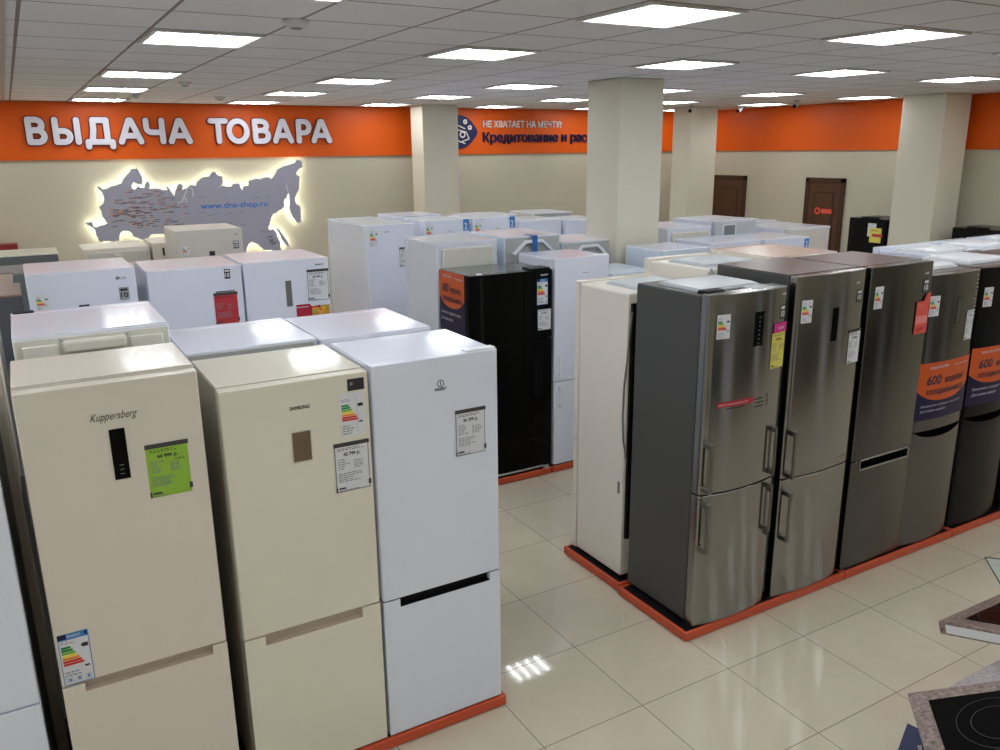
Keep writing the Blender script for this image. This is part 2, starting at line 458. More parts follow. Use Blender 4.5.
def inverter_badge(parent, fn, u, v, w, h, back='grey_ink', fg='ink'):
    D = Decal(fn); D.rect(u, v, u+w, v+h, back); D.rect(u+w*.06, v+h*.04, u+w*.94, v+h*.96, 'chrome' if back == 'grey_ink' else back)
    D.rect(u+w*.12, v+h*.72, u+w*.88, v+h*.9, fg)
    D.text('10', u+w*.12, v+h*.2, h*.55, fg, width=w*.75, offset=.02)
    return D.build('warranty_badge', parent)

# ------------------------------------------------------------------ refrigerators
class Fridge:
    def __init__(s, label, x, y, w, d, h, face=-1, body='white_side', door='white', top=None, split=.82, dt=.06, bulge=0.,
                 handle=None, base=.06, cat='refrigerator', gap='darkgap', door_top=0., name='refrigerator', group=None, single=False, notch=None, notch_mat='black', kick=True, r=.008):
        s.w, s.d, s.h, s.dt, s.bulge, s.face = w, d, h, dt, bulge, face
        s.root = empty(name, (x+w/2, y if face < 0 else y+d, base), 0 if face < 0 else PI, label, cat, group)
        hw = w/2; s.hw = hw; s.split = split
        g = MB(); g.box(-hw+.012, hw-.012, dt-.002, dt+.010, .04, h-.025, gap); g.build('door_gasket', s.root, smooth=False)
        b = MB(); b.box(-hw, hw, dt+.007, d, .018, h-.004, body)
        s.cab = b.build('cabinet', s.root, bevel=.006)
        if top:
            t = MB(); t.box(-hw+.003, hw-.003, dt+.007, d-.002, h-.006, h, top); t.build('top_panel', s.root, bevel=.002)
        f = MB()
        for sx in (-1, 1):
            for yy in (dt+.05, d-.06): f.cyl((sx*(hw-.06), yy), .018, .022, 0, .022, 'black', 12)
        f.build('levelling_feet', s.root)
        if single: rng = [('door', .008, h+door_top)]
        else: rng = [('lower_door', .008, split-.004), ('upper_door', split+.004, h+door_top)]
        s.doors = {}
        for nm, z0, z1 in rng:
            m = MB()
            if notch and nm == 'lower_door':
                a, b2, dp = notch
                pts = [(-hw, z0), (hw, z0), (hw, z1), (b2, z1), (b2, z1-dp), (a, z1-dp), (a, z1), (-hw, z1)]
                m.prism(pts, 0, dt, door, axis='y')
                o = m.build(nm, s.root, bevel=.003, smooth=False)
                q = MB(); q.box(a-.002, b2+.002, .028, dt-.004, z1-dp-.002, z1, notch_mat)
                q.box(a, b2, .004, .03, z1-dp-.001, z1-dp+.003, notch_mat)
                if notch_mat == 'black': q.box(-hw+.002, hw-.002, .010, dt-.006, z1-.001, z1+.007, notch_mat)
                q.build('recessed_grip', o, smooth=False)
            else:
                n = 18 if bulge else 2
                pts = [(-hw+.001, dt), (hw-.001, dt)]
                e = bulge+r
                front = []
                for i in range(n+1):
                    u = -hw+r+(w-2*r)*i/n
                    front.append((u, s.ys(u)))
                ft = [(-hw, s.ys(-hw)+r*1.2), (-hw+r*.3, s.ys(-hw)+r*.35)]+front+[(hw-r*.3, s.ys(hw)+r*.35), (hw, s.ys(hw)+r*1.2)]
                pts = ft+[(hw, dt), (-hw, dt)]
                m.prism(pts, z0, z1, door)
                o = m.build(nm, s.root, bevel=.003)
            s.doors[nm] = o
        s.up = s.doors.get('upper_door') or s.doors['door']
        s.lo = s.doors.get('lower_door') or s.up
        if handle: handle(s)
    def ys(s, u): return s.bulge*(u/s.hw)**2
    def F(s, u, v, l): return (u, s.ys(u)-l, v)
    # side facing the picture's left for face<0 (local -x) and for face>0 (local +x)
    def SL(s, u, v, l):
        return (-s.hw-l, s.d-u, v) if s.face < 0 else (s.hw+l, u, v)
    def U(s, xw): return xw-s.root.location.x
    def V(s, zw): return zw-s.root.location.z

def bar_handle(s, o, u, z0, z1, mat_='barsteel', wd=.024, dp=.052, y0=None):
    y = s.ys(u) if y0 is None else y0
    m = MB()
    m.box(u-wd/2, u+wd/2, y-dp-.012, y-dp, z0, z1, mat_)
    m.box(u-wd/2, u+wd/2, y-dp, y+.002, z0, z0+.03, mat_); m.box(u-wd/2, u+wd/2, y-dp, y+.002, z1-.03, z1, mat_)
    return m.build('door_handle', o, bevel=.004)

def hinge_cover(s, u0, u1, y0=.0, y1=.09, z=None, m='white_plastic', hgt=.014):
    z = s.h if z is None else z
    b = MB(); b.box(u0, u1, y0, y1, z-.002, z+hgt, m); b.build('hinge_cover', s.root, bevel=.004)

def tray_cover(s, u0, u1, y0, y1, m='grey_cover', h1=.028):
    """moulded plastic lid on the roof of the cabinet: a low frustum with a rolled rim"""
    b = MB(); z = s.h-.002; i = .035
    for a, c, e in ((0, 0, h1*.45), (.012, h1*.45, h1*.7)):
        b.box(u0+a, u1-a, y0+a, y1-a, z+c, z+e, m)
    lo = [(u0+.014, y0+.014), (u1-.014, y0+.014), (u1-.014, y1-.014), (u0+.014, y1-.014)]
    hi = [(u0+i, y0+i), (u1-i, y0+i), (u1-i, y1-i), (u0+i, y1-i)]
    vs = [(p[0], p[1], z+h1*.7) for p in lo]+[(p[0], p[1], z+h1) for p in hi]
    b.add(vs, [(4, 5, 6, 7)]+[(k, (k+1) % 4, 4+(k+1) % 4, 4+k) for k in range(4)], m)
    return b.build('top_cover', s.root, bevel=.003)

def back_details(s, z0=.0, panel=None, handle=False, tape=False, m='greygreen', comp=True, ribs=False):
    """the rear of a cabinet: panel, compressor recess, pipes"""
    y = s.d
    b = MB()
    if panel == 'raised':
        b.box(-s.hw+.05, s.hw-.05, y, y+.03, s.h*.55, s.h-.045, 'foam_cream')
        o = b.build('back_panel', s.root, bevel=.016, seg=3)
    elif panel == 'translucent':
        b.box(-s.hw+.005, s.hw-.005, y, y+.006, .25, s.h-.02, 'foam_cream')
        o = b.build('back_panel', s.root, bevel=.002)
        c = MB()
        for a, e in ((-s.hw+.03, -.14), (-.12, .12), (.14, s.hw-.03)):
            c.box(a, e, y+.006, y+.018, s.h-.33, s.h-.045, 'translucent')
        c.build('milky_cover', o, bevel=.006)
        for sx in (-1, 1):
            q = MB(); q.cyl((0, 0), .006, .006, 0, .008, 'chrome', 10)
            k = q.build('screw', o); k.rotation_euler = (-PI/2, 0, 0); k.location = (sx*.13, y+.018, s.h-.03)
    else:
        b.box(-s.hw+.012, s.hw-.012, y, y+.005, .25, s.h-.012, m)
        o = b.build('back_panel', s.root, bevel=.002)
    if handle:
        h = MB(); z = s.h-.03; hb = .125
        path = [(-.21, y+.03, z-hb), (-.09, y+.03, z-.02), (.09, y+.03, z-.02), (.21, y+.03, z-hb)]
        for a, c in zip(path[:-1], path[1:]):
            a, c = Vector(a), Vector(c); dd = (c-a).normalized(); nn_ = Vector((-dd.z, 0, dd.x))*.013
            P = [a+nn_-dd*.006, a-nn_-dd*.006, c-nn_+dd*.006, c+nn_+dd*.006]
            h.prism([(p.x, p.z) for p in P], y+.004, y+.04, 'white_plastic', axis='y')
        h.build('carry_handle', s.root, bevel=.006)
    if tape:
        t = MB(); t.box(-.026, .026, y+.041, y+.043, s.h-.17, s.h+.004, 'tape'); t.box(-.026, .026, y-.11, y+.043, s.h+.001, s.h+.004, 'tape'); t.build('blue_tape', s.root, smooth=False)
    if comp:
        c = MB(); c.box(-s.hw+.02, s.hw-.02, y-.03, y+.003, .03, .24, 'black'); c.tube([(-.12, y+.025, .1), (.12, y+.025, .1)], .05, 'black', 14)
        c.build('compressor', s.root)

def plinth(x0, x1, y0, y1, label, hgt=.06):
    r = empty('display_plinth', ((x0+x1)/2, y0, 0), 0, label, 'display plinth')
    w = x1-x0; d = y1-y0; hw = w/2
    m = MB(); t = .022
    m.box(-hw, hw, 0, t, .006, hgt, 'plinth'); m.box(-hw, hw, d-t, d, .006, hgt, 'plinth')
    m.box(-hw, -hw+t, t, d-t, .006, hgt, 'plinth'); m.box(hw-t, hw, t, d-t, .006, hgt, 'plinth')
    m.build('rim', r, bevel=.005)
    b = MB(); b.box(-hw+t-.002, hw-t+.002, t-.002, d-t+.002, 0, .0595, 'black'); b.build('tray', r, smooth=False)
    return r
# ------------------------------------------------------------------ left island, front row
B = .06
def notch_world(x0, x1, xc, dp): return (x0-xc, x1-xc, dp)

# cream, script lettering
f = Fridge('matt cream fridge with a lime green price tag and long black display', -.098, 3.15, .606, .505, 1.979-B, body='cream2', door='cream2', top='cream2',
           split=.815-B, notch=(-.225, .245, .038), notch_mat='handle_beige', door_top=-.012)
c = .205
logo(f.up, f.F, 'Kuppersberg', .128-c, 1.842-B-.012, .042, width=.158, shear=.45, m='ink', offset=-.004)
D = Decal(f.F, .003); D.rect(.183-c, 1.598-B, .236-c, 1.793-B, 'blackgloss')
for k in range(3): D.rect(.203-c, 1.618-B+k*.017, .218-c, 1.620-B+k*.017, 'grey_ink')
D.build('control_panel', f.up)
price_tag(f.up, f.F, .299-c, 1.503-B, .140, .192, '44 999 р.', paper='lime', small='34 499 р.')
energy_label(f.up, f.F, -.087-c, .823-B, .104, .213, eu=True)
D = Decal(f.SL, .001)
m = MB()
for k, yy in enumerate((.2, .3)):
    m.tube([(-f.hw-.012-.006*k, yy, 1.55-.25*k), (-f.hw-.02, yy+.02, 1.45-.25*k), (-f.hw-.014, yy-.01, .9), (-f.hw-.012, yy, .5)], .008, 'cable', 6)
m.build('power_cable', f.root)

# gloss cream
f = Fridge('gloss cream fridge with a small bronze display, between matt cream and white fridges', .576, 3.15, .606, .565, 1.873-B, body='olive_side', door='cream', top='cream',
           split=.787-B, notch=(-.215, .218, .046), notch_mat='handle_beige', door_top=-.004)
c = .879
logo(f.up, f.F, 'SAMSUNG', .843-c, 1.752-B, .022, width=.082, offset=.02)
D = Decal(f.F, .003); D.rect(.842-c, 1.529-B, .921-c, 1.659-B, 'chrome'); D.rect(.845-c, 1.532-B, .918-c, 1.656-B, 'bronze')
for k in range(3):
    for q in range(2): D.rect(.86-c+q*.028, 1.55-B+k*.03, .872-c+q*.028, 1.552-B+k*.03, 'ringgrey')
D.build('control_panel', f.up)
D = Decal(f.F, .0012); D.rect(1.089-c, 1.795-B, 1.162-c, 1.846-B, 'ink'); D.rect(1.1-c, 1.818-B, 1.112-c, 1.832-B, 'grey_ink'); D.build('warranty_badge', f.up)
energy_label(f.up, f.F, 1.050-c, 1.598-B, .108, .190)
price_tag(f.up, f.F, 1.018-c, 1.36-B, .143, .2, '42 799 р.')

# white with black grip
f = Fridge('white fridge with a black grip line across its middle, beside the gloss cream one', 1.197, 3.15, .61, .525, 1.882-B, body='white_side', door='white', top='white',
           split=.775-B, notch=(-.222, .248, .040), notch_mat='black', door_top=.002)
c = 1.502
D = Decal(f.F); uc, vc, R_ = 1.516-c, 1.764-B, .017
for k in range(24):
    a0, a1 = 2*PI*k/24, 2*PI*(k+1)/24
    D.poly([(uc+R_*math.cos(a0), vc+R_*math.sin(a0)), (uc+R_*math.cos(a1), vc+R_*math.sin(a1)), (uc+(R_-.0035)*math.cos(a1), vc+(R_-.0035)*math.sin(a1)), (uc+(R_-.0035)*math.cos(a0), vc+(R_-.0035)*math.sin(a0))], 'ink', up=0)
D.rect(uc-.0022, vc-.009, uc+.0022, vc+.006, 'ink'); D.rect(uc-.0022, vc+.008, uc+.0022, vc+.011, 'ink')
D.text('INDESIT', 1.485-c, 1.733-B, .017, 'ink', width=.062, offset=.025, shear=.2)
D.build('brand_lettering', f.up)
price_tag(f.up, f.F, 1.588-c, 1.410-B, .143, .2, '26 299 р.')
hinge_cover(f, f.hw-.16, f.hw-.008, .004, .05, m='white_plastic', hgt=.012)

# far left white
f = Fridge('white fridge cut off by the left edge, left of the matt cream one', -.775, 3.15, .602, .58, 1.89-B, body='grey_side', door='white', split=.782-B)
price_tag(f.up, f.F, .1, 1.28, .14, .2, '31 999 р.')

# ------------------------------------------------------------------ left island, second row (backs to the first row)
f = Fridge('white fridge back with milky covers and carry handle, behind the matt cream one', -.085, 3.93, .62, .64, 2.018-B, face=1, body='white_plastic', door='white', top='white', split=.8)
back_details(f, panel='translucent', comp=True)
m = MB(); y = f.d
m.box(-.125, .125, y+.018, y+.055, f.h-.085, f.h-.03, 'foam_cream'); m.build('carry_handle', f.root, bevel=.014, seg=3)
m = MB(); m.box(f.hw-.1, f.hw-.01, .0, .05, f.h-.001, f.h+.006, 'black'); m.build('hinge_cover', f.root, bevel=.003)
f = Fridge('white fridge top with a grey front edge, directly behind the gloss cream fridge', .565, 3.77, .60, .60, 1.893-B, face=1, body='grey_cover', door='white', top='white', split=.8)
back_details(f, comp=False)
f = Fridge('white fridge top, lower one behind the white fridge with the black grip', 1.235, 3.93, .61, .65, 1.845-B, face=1, body='white_side', door='white', top='white', split=.8)
back_details(f, comp=False, m='white_side')
f = Fridge('dark steel topped fridge at the left edge, behind the cut off white fridge', -.74, 3.78, .61, .6, 2.02-B, face=1, body='cream2', door='darksteel', top='darksteel2', split=.8)
back_details(f, comp=False, m='cream2')
plinth(-.86, .53, 3.14, 3.80, 'orange plinth under the matt cream fridge')
plinth(.54, 1.83, 3.14, 3.80, 'orange plinth under the white fridge with the black grip')
plinth(-.86, .53, 3.81, 4.50, 'orange plinth under the fridge with milky covers')
plinth(.54, 1.90, 3.81, 4.50, 'orange plinth under the low white tops of the second row')

# ------------------------------------------------------------------ second left island
f = Fridge('white fridge with a grey 10 badge, leftmost of the three white doors', .0, 5.63, .605, .62, 2.065-B, body='white_side', door='white', top='pinkwhite', split=.8)
c = .3025
energy_label(f.up, f.F, .036-c, 1.845-B, .07, .095)
logo(f.up, f.F, 'LG', .512-c, 1.998-B, .022, m='grey_ink', width=.036, offset=.02)
D = Decal(f.F)
for k in range(16):
    a0, a1 = 2*PI*k/16, 2*PI*(k+1)/16
    D.poly([(.50-c+.011*math.cos(a0), 2.006-B+.011*math.sin(a0)), (.50-c+.011*math.cos(a1), 2.006-B+.011*math.sin(a1)), (.50-c, 2.006-B)], 'grey_ink', up=0)
D.build('brand_emblem', f.up)
inverter_badge(f.up, f.F, .50-c, 1.868-B, .056, .078)
D = Decal(f.F, .002); D.rect(.264-c, 1.845-B, .322-c, 1.859-B, 'ink'); D.build('control_panel', f.up)
f = Fridge('white fridge with a red price tag, middle of the three white doors', .672, 5.63, .588, .62, 2.02-B+.01, body='white_side', door='white', top='pinkwhite', split=.8)
c = .972
inverter_badge(f.up, f.F, 1.153-c, 1.945-B, .038, .065, back='ink', fg='paper')
price_tag(f.up, f.F, 1.076-c, 1.648-B, .143, .192, '', paper='redpaper')
D = Decal(f.F, .002); D.rect(1.088-c, 1.858-B, 1.212-c, 1.866-B, 'tagbar'); D.build('tag_strip', f.up)
f = Fridge('white fridge with a slim grey display and a red food picture on its door', 1.275, 5.63, .590, .62, 2.038-B, body='bluewhite', door='white', top='pinkwhite', split=.8)
c = 1.561
D = Decal(f.F, .002); D.rect(1.539-c, 1.717-B, 1.581-c, 1.897-B, 'cable'); D.build('control_panel', f.up)
price_tag(f.up, f.F, 1.70-c, 1.745-B, .142, .2, '30 799 р.')
logo(f.up, f.F, 'BEKO', 1.76-c, 1.987-B, .015, width=.058, offset=.02)
D = Decal(f.F, .0014); D.rect(1.603-c, 1.56-B, 1.72-c, 1.700-B, 'crimson'); D.rect(1.603-c, 1.706-B, 1.70-c, 1.722-B, 'crimson'); D.rect(1.715-c, 1.56-B, 1.845-c, 1.705-B, 'food')
for k in range(16):
    cu = random.uniform(1.725, 1.832)-c; cv = random.uniform(1.66, 1.70)-B; rr = random.uniform(.006, .014)
    D.poly([(cu+rr*math.cos(t*PI/4), cv+rr*.7*math.sin(t*PI/4)) for t in range(8)], ['er', 'eg2', 'eo', 'ey', 'wood'][k % 5], up=.00004)
D.poly([(1.68-c, 1.722-B), (1.70-c, 1.722-B), (1.725-c, 1.69-B), (1.70-c, 1.69-B)], 'crimson'); D.build('advertising_picture', f.up)
f = Fridge('dark steel, dull beige topped fridge at the left edge, nearer of the two', -.65, 5.63, .62, .62, 1.945-B, body='darksteel2', door='darksteel2', top='dullbeige', split=.8)
plinth(-.66, .64, 5.62, 6.28, 'orange plinth under the leftmost white door of the second island')
plinth(.65, 1.92, 5.62, 6.28, 'orange plinth under the rightmost white door of the second island')
f = Fridge('dark steel, dull beige topped fridge at the left edge, farther of the two', -.69, 6.33, .62, .66, 1.925-B, face=1, body='darksteel2', door='darksteel2', top='dullbeige', split=.8)
f = Fridge('pale grey low topped fridge behind the leftmost of the three white doors', .22, 6.33, .6, .6, 1.86-B, face=1, body='grey_cover', door='white', top='grey_cover', split=.8)

# ------------------------------------------------------------------ third left island
f = Fridge('small beige fridge in front of the illuminated map', 1.258, 8.13, .605, .68, 2.06-B, body='beige_white', door='beige_white', top='beige_white', split=.8)
c = 1.56
energy_label(f.up, f.F, 1.30-c, 1.84-B, .065, .075)
logo(f.up, f.F, 'LG', 1.785-c, 1.997-B, .02, m='cable', width=.036, offset=.02)
inverter_badge(f.up, f.F, 1.765-c, 1.868-B, .055, .074, back='cable', fg='paper')
D = Decal(f.F, .002); D.rect(1.54-c, 1.815-B, 1.592-c, 1.858-B, 'ink'); D.build('control_panel', f.up)
f = Fridge('slate grey fridge front below the long cream top at the left', -.42, 8.13, .74, .7, 1.775-B, body='slate', door='slate', top='slate', split=.8)
f = Fridge('grey topped low fridge between the cream tops and the white doors', .33, 8.13, .62, .62, 1.74-B, body='handle_beige', door='handle_beige', top='dullbeige', split=.8)
f = Fridge('cream framed fridge back with a yellowish panel, below the left part of the map', .53, 9.04, .605, .66, 1.852-B, face=1, body='cream_side', door='cream', top='cream_side', split=.8)
m = MB(); y = f.d
m.box(-f.hw+.03, f.hw-.03, y, y+.012, .3, f.h-.035, 'foam_cream'); m.build('back_panel', f.root, bevel=.006)
m = MB(); m.box(-.03, .03, y+.01, y+.03, f.h-.09, f.h-.06, 'foam_cream'); m.build('carry_handle', f.root, bevel=.006)
f = Fridge('cream fridge partly hidden left of the small beige one', 1.16, 9.0, .6, .62, 1.88-B, face=1, body='cream_side', door='cream', top='cream_side', split=.8)
m = MB(); m.box(f.hw-.11, f.hw-.09, f.d, f.d+.006, f.h-.13, f.h-.05, 'wood'); m.build('vent_slot', f.root)
f = Fridge('long pale yellow topped fridge at the left, in front of the red cabinet', -.33, 9.35, .66, .6, 1.81-B, face=1, body='cream', door='cream', top='cream', split=.8)
back_details(f, m='slate', comp=False)

# ------------------------------------------------------------------ middle island
f = Fridge('black four-door fridge with an orange and navy poster on its side', 3.0, 5.65, .775, .55, 1.80-B, body='blacksteel', door='blackgloss', top='topgrey', split=1.225-B, cat='refrigerator', bulge=0, dt=.07)
c = 3.3875
# the four leaves: narrow seams and side grips
m = MB(); uu = 3.50-c
m.box(uu-.003, uu+.003, -.0015, .004, 1.225-B, 1.79-B, 'darkgap'); m.build('centre_seam', f.up, smooth=False)
m = MB(); m.box(uu-.003, uu+.003, -.0015, .004, .08, 1.21-B, 'darkgap'); m.build('centre_seam', f.lo, smooth=False)
m = MB(); m.box(-f.hw+.09, -f.hw+.115, -.003, .003, .08, 1.20-B, 'black'); m.build('side_grip', f.lo, smooth=False)
m = MB(); m.box(-f.hw+.09, -f.hw+.115, -.003, .003, 1.24-B, 1.78-B, 'black'); m.build('side_grip', f.up, smooth=False)
m = MB(); m.box(-f.hw+.02, f.hw-.09, -.012, .02, .02, .035, 'chrome'); m.build('base_strip', f.root, bevel=.003)
m = MB(); m.cyl((f.hw-.06, .0), .03, .03, 0, .03, 'chrome', 16); m.build('adjusting_wheel', f.root, bevel=.003)
D = Decal(f.F); D.text('SHARP', 3.66-c, 1.753-B, .016, 'paper', width=.07, offset=.02); D.build('brand_lettering', f.up)
energy_label(f.up, f.F, 3.622-c, 1.512-B, .106, .215, eu=True)
price_tag(f.up, f.F, 3.632-c, 1.30-B, .125, .17, '84 999 р.', bar=False)
poster(f.cab, f.SL, .005, f.d-.095, 1.797-B, 1.50-B, 1.30-B, n=2)
hinge_cover(f, f.hw-.2, f.hw-.01, .02, .16, m='black', hgt=.014)
hinge_cover(f, -f.hw+.08, -f.hw+.13, .03, .06, m='white_plastic', hgt=.008)

f = Fridge('white fridge with two slim white bar handles, right of the black four-door fridge', 3.80, 5.65, .56, .58, 1.872-B, body='white_side', door='white', top='white', split=.822-B, door_top=.006)
bar_handle(f, f.up, -f.hw+.05, .862-B, 1.045-B, 'white_plastic', wd=.016, dp=.03)
bar_handle(f, f.lo, -f.hw+.05, .60-B, .775-B, 'white_plastic', wd=.016, dp=.03)
D = Decal(f.F); D.dashes(.0, 1.735-B, .06, 1.75-B, 1, 'grey_ink'); D.build('brand_lettering', f.up)
hinge_cover(f, f.hw-.14, f.hw-.01, .005, .06, m='white_plastic', hgt=.012)
f = Fridge('low pale fridge top beside the free-standing pillar', 4.41, 5.66, .5, .58, 1.70-B, body='bluewhite', door='bluewhite', top='bluewhite', split=.8)
f = Fridge('pale blue-white fridge at the right foot of the free-standing pillar', 4.99, 5.66, .55, .56, 1.86-B, body='bluewhite', door='bluewhite', top='white', split=.8)
f = Fridge('white topped fridge between the pillar and the cream tops, without a tag', 5.60, 5.66, .60, .56, 1.885-B, body='white_side', door='white', top='white', split=.8)
f = Fridge('white fridge with one blue square sticker, behind the cream top with pink reflection', 6.26, 5.66, .62, .56, 1.88-B, body='white_side', door='white', top='white', split=.8)
D = Decal(f.F); D.rect(f.hw-.07, f.h-.11, f.hw-.005, f.h-.02, 'eublue'); D.text('2', f.hw-.05, f.h-.10, .08, 'paper', width=.03, offset=.03); D.build('number_sticker', f.up)
plinth(2.98, 3.76, 5.63, 6.3, 'orange plinth under the black four-door fridge')
plinth(3.775, 5.0, 5.63, 6.3, 'orange plinth right of the black four-door fridge')
plinth(5.01, 6.9, 5.63, 6.3, 'orange plinth right of the pillar, under white fridges')
# backs
f = Fridge('white cabinet with a raised cream back panel, behind the black four-door fridge', 3.08, 6.4, .60, .68, 1.985-B, face=1, body='white_side', door='white', top='white', split=.8)
back_details(f, panel='raised')
f = Fridge('fridge seen from behind with a white carry handle and a strip of blue tape', 3.755, 6.4, .60, .7, 1.995-B, face=1, body='bluewhite', door='white', top='pinkwhite', split=.8)
back_details(f, handle=True, tape=True)
f = Fridge('fridge seen from behind with a white carry handle, beside the free-standing pillar', 4.40, 6.42, .60, .62, 1.908-B, face=1, body='bluewhite', door='white', top='pinkwhite', split=.8)
back_details(f, handle=True)
f = Fridge('white cabinet with a raised cream back panel, right of the free-standing pillar', 5.68, 6.42, .60, .66, 1.965-B, face=1, body='white_side', door='white', top='white', split=.8)
back_details(f, panel='raised')
f = Fridge('white fridge with a grey screen in its silver framed door', 6.36, 6.45, .62, .66, 2.0-B, body='white_side', door='grey_cover', top='white', split=.8)
D = Decal(f.F, .002); D.rect(-.2, f.h-.17, .0, f.h-.03, 'white_plastic'); D.rect(-.18, f.h-.15, -.02, f.h-.05, 'screen'); D.rect(-.25, f.h-.022, .29, f.h-.008, 'white_plastic'); D.build('control_panel', f.up)
plinth(3.05, 4.95, 6.4, 7.1, 'orange plinth under the fridges seen from behind in the middle')
plinth(5.6, 7.05, 6.4, 7.12, 'orange plinth behind the pillar under the screen fridge')
f = Fridge('white fridge with a beige front, below the door with the red sign', 7.14, 6.15, .66, .72, 1.90-B, body='white_side', door='beige_white', top='white', split=.8)
m = MB(); m.box(-f.hw+.0, f.hw, -.004, .01, f.h-.02, f.h-.004, 'white_plastic'); m.build('trim_strip', f.up)
f = Fridge('white fridge top left of the beige fronted one', 7.30, 6.98, .58, .6, 1.905-B, face=1, body='white_side', door='white', top='white', split=.8)

# far middle
f = Fridge('tall narrow white fridge standing nearest the map among the far white ones', 3.115, 8.12, .545, .62, 2.01-B, body='white_side', door='white', top='white', split=.8)
c = 3.3475
energy_label(f.up, f.F, -.24, 1.79-B, .09, .185)
D = Decal(f.F); D.text('BEKO', -.07, 1.93-B, .02, 'grey_ink', width=.055, offset=.02); D.build('brand_lettering', f.up)
price_tag(f.up, f.F, .09, 1.565-B, .13, .185, '17 999 р.')
f = Fridge('white cabinet standing back to back with the tall narrow white fridge', 3.14, 8.80, .56, .64, 2.0-B, face=1, body='white_side', door='white', top='white', split=.8)
back_details(f, comp=False, m='white_side')
m = dict(lab=('white far fridge with a blue number sticker, left one of the pair', 'white far fridge with a blue number sticker, right one of the pair'))
for i, x in enumerate((3.81, 4.41)):
    f = Fridge(m['lab'][i], x, 8.2, .55, .62, 2.015-B, body='white_side', door='white', top='white', split=.8)
    energy_label(f.up, f.F, -.255, f.h-.20, .085, .17)
    D = Decal(f.F); D.text('BEKO', .02, f.h-.13, .018, 'grey_ink', width=.05, offset=.01); D.build('brand_lettering', f.up)
    D = Decal(f.F); D.rect(f.hw-.075, f.h-.125, f.hw-.005, f.h-.0, 'eublue'); D.text('2', f.hw-.06, f.h-.11, .1, 'paper', width=.035, offset=.03); D.build('number_sticker', f.up)
for i, (x, y, w, h, lab, bd) in enumerate([
    (5.02, 8.2, .58, 1.955, 'plain white fridge right of the stickered far pair, nearer to the pillar foot', 'white_side'),
    (5.66, 8.2, .60, 1.93, 'plain white fridge showing just left of the free-standing pillar', 'bluewhite'),
    (3.78, 8.86, .56, 2.03, 'white top behind the left one of the stickered far pair', 'white_side'),
    (4.86, 9.0, .60, 1.97, 'greenish white top with a dark edge, below the dark blue sign emblem', 'beige_white'),
    (5.72, 9.0, .60, 1.965, 'raised greyish white top farthest back, below the white sign lettering', 'beige_white')]):
    f = Fridge(lab, x, y, w, .6, h-B, face=-1 if y < 8.5 else 1, body=bd, door='white', top='white', split=.8)
    if i in (3, 4): back_details(f, comp=False, m='greygreen')
plinth(3.10, 4.98, 8.1, 8.80, 'orange plinth under the far stickered fridges')
plinth(-.42, 1.9, 8.10, 8.84, 'orange plinth under the small beige fridge near the map')

plinth(-.70, .86, 6.32, 7.02, 'orange plinth behind the leftmost white door of the second island')
plinth(-.40, 1.82, 8.86, 9.97, 'orange plinth under the cream fridges below the map')
plinth(3.10, 3.74, 8.81, 9.50, 'orange plinth under the cabinet behind the tall narrow white fridge')
plinth(3.75, 6.40, 8.83, 9.66, 'orange plinth under the farthest white tops')
plinth(4.99, 6.32, 8.15, 8.82, 'orange plinth under the two plain white far fridges')
plinth(7.08, 7.92, 6.10, 7.62, 'orange plinth under the beige fronted white fridge')
# ------------------------------------------------------------------ right island, front row
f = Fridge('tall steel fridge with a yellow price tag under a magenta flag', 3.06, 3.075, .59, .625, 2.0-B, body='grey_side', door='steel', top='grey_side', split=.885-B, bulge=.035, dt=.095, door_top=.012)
c = 3.355
for o, z0, z1 in ((f.up, .915, 1.205), (f.lo, .555, .855)):
    bar_handle(f, o, -f.hw+.018, z0-B, z1-B)
    bar_handle(f, o, f.hw-.06, z0-B, z1-B, wd=.012, dp=.028)
energy_label(f.up, f.F, 3.11-c, 1.773-B, .082, .131)
D = Decal(f.F, .002); D.rect(3.366-c, 1.707-B, 3.434-c, 1.896-B, 'blackgloss')
for k in range(7): D.rect(3.395-c, 1.72-B+k*.024, 3.405-c, 1.724-B+k*.024, 'grey_ink')
D.build('control_panel', f.up)
price_tag(f.up, f.F, 3.52-c, 1.558-B, .118, .198, '49 999 р.', paper='yellow', bar=False, clip=False)
D = Decal(f.F, .004); D.rect(3.525-c, 1.758-B, f.hw-.001, 1.812-B, 'magenta', n=3); D.text('АКЦИЯ', 3.565-c, 1.776-B, .02, 'signwhite', width=.055, offset=.01); D.build('promotion_flag', f.up)
D = Decal(f.F); D.rect(3.14-c, 1.388-B, 3.395-c, 1.418-B, 'crimson', n=5); D.text('ИНВЕРТОРНЫЙ КОМПРЕССОР', 3.15-c, 1.397-B, .013, 'signwhite', width=.2); D.dashes(3.2-c, 1.372-B, 3.39-c, 1.384-B, 1, 'ink')
for k in range(3): D.dashes(3.412-c, 1.35-B+k*.022, 3.50-c, 1.364-B+k*.022, 1, 'ink', fill=.98)
D.rect(3.512-c, 1.345-B, 3.516-c, 1.417-B, 'ink'); D.build('advertising_strip', f.up)
D = Decal(f.F); D.text('LG', 3.59-c, 1.965-B, .018, 'paper', width=.032, offset=.02); D.build('brand_lettering', f.up)
inverter_badge(f.up, f.F, 3.58-c, 1.83-B, .045, .08, back='ringgrey', fg='paper')
tray_cover(f, -.23, .22, .17, .52)
m = MB(); m.box(-.26, -.12, .10, .17, f.h-.002, f.h+.02, 'black'); m.build('hinge_cover', f.root, bevel=.008)
m = MB(); m.box(.05, .28, .03, .15, f.h-.002, f.h+.014, 'chrome'); m.build('hinge_cover', f.root, bevel=.006)

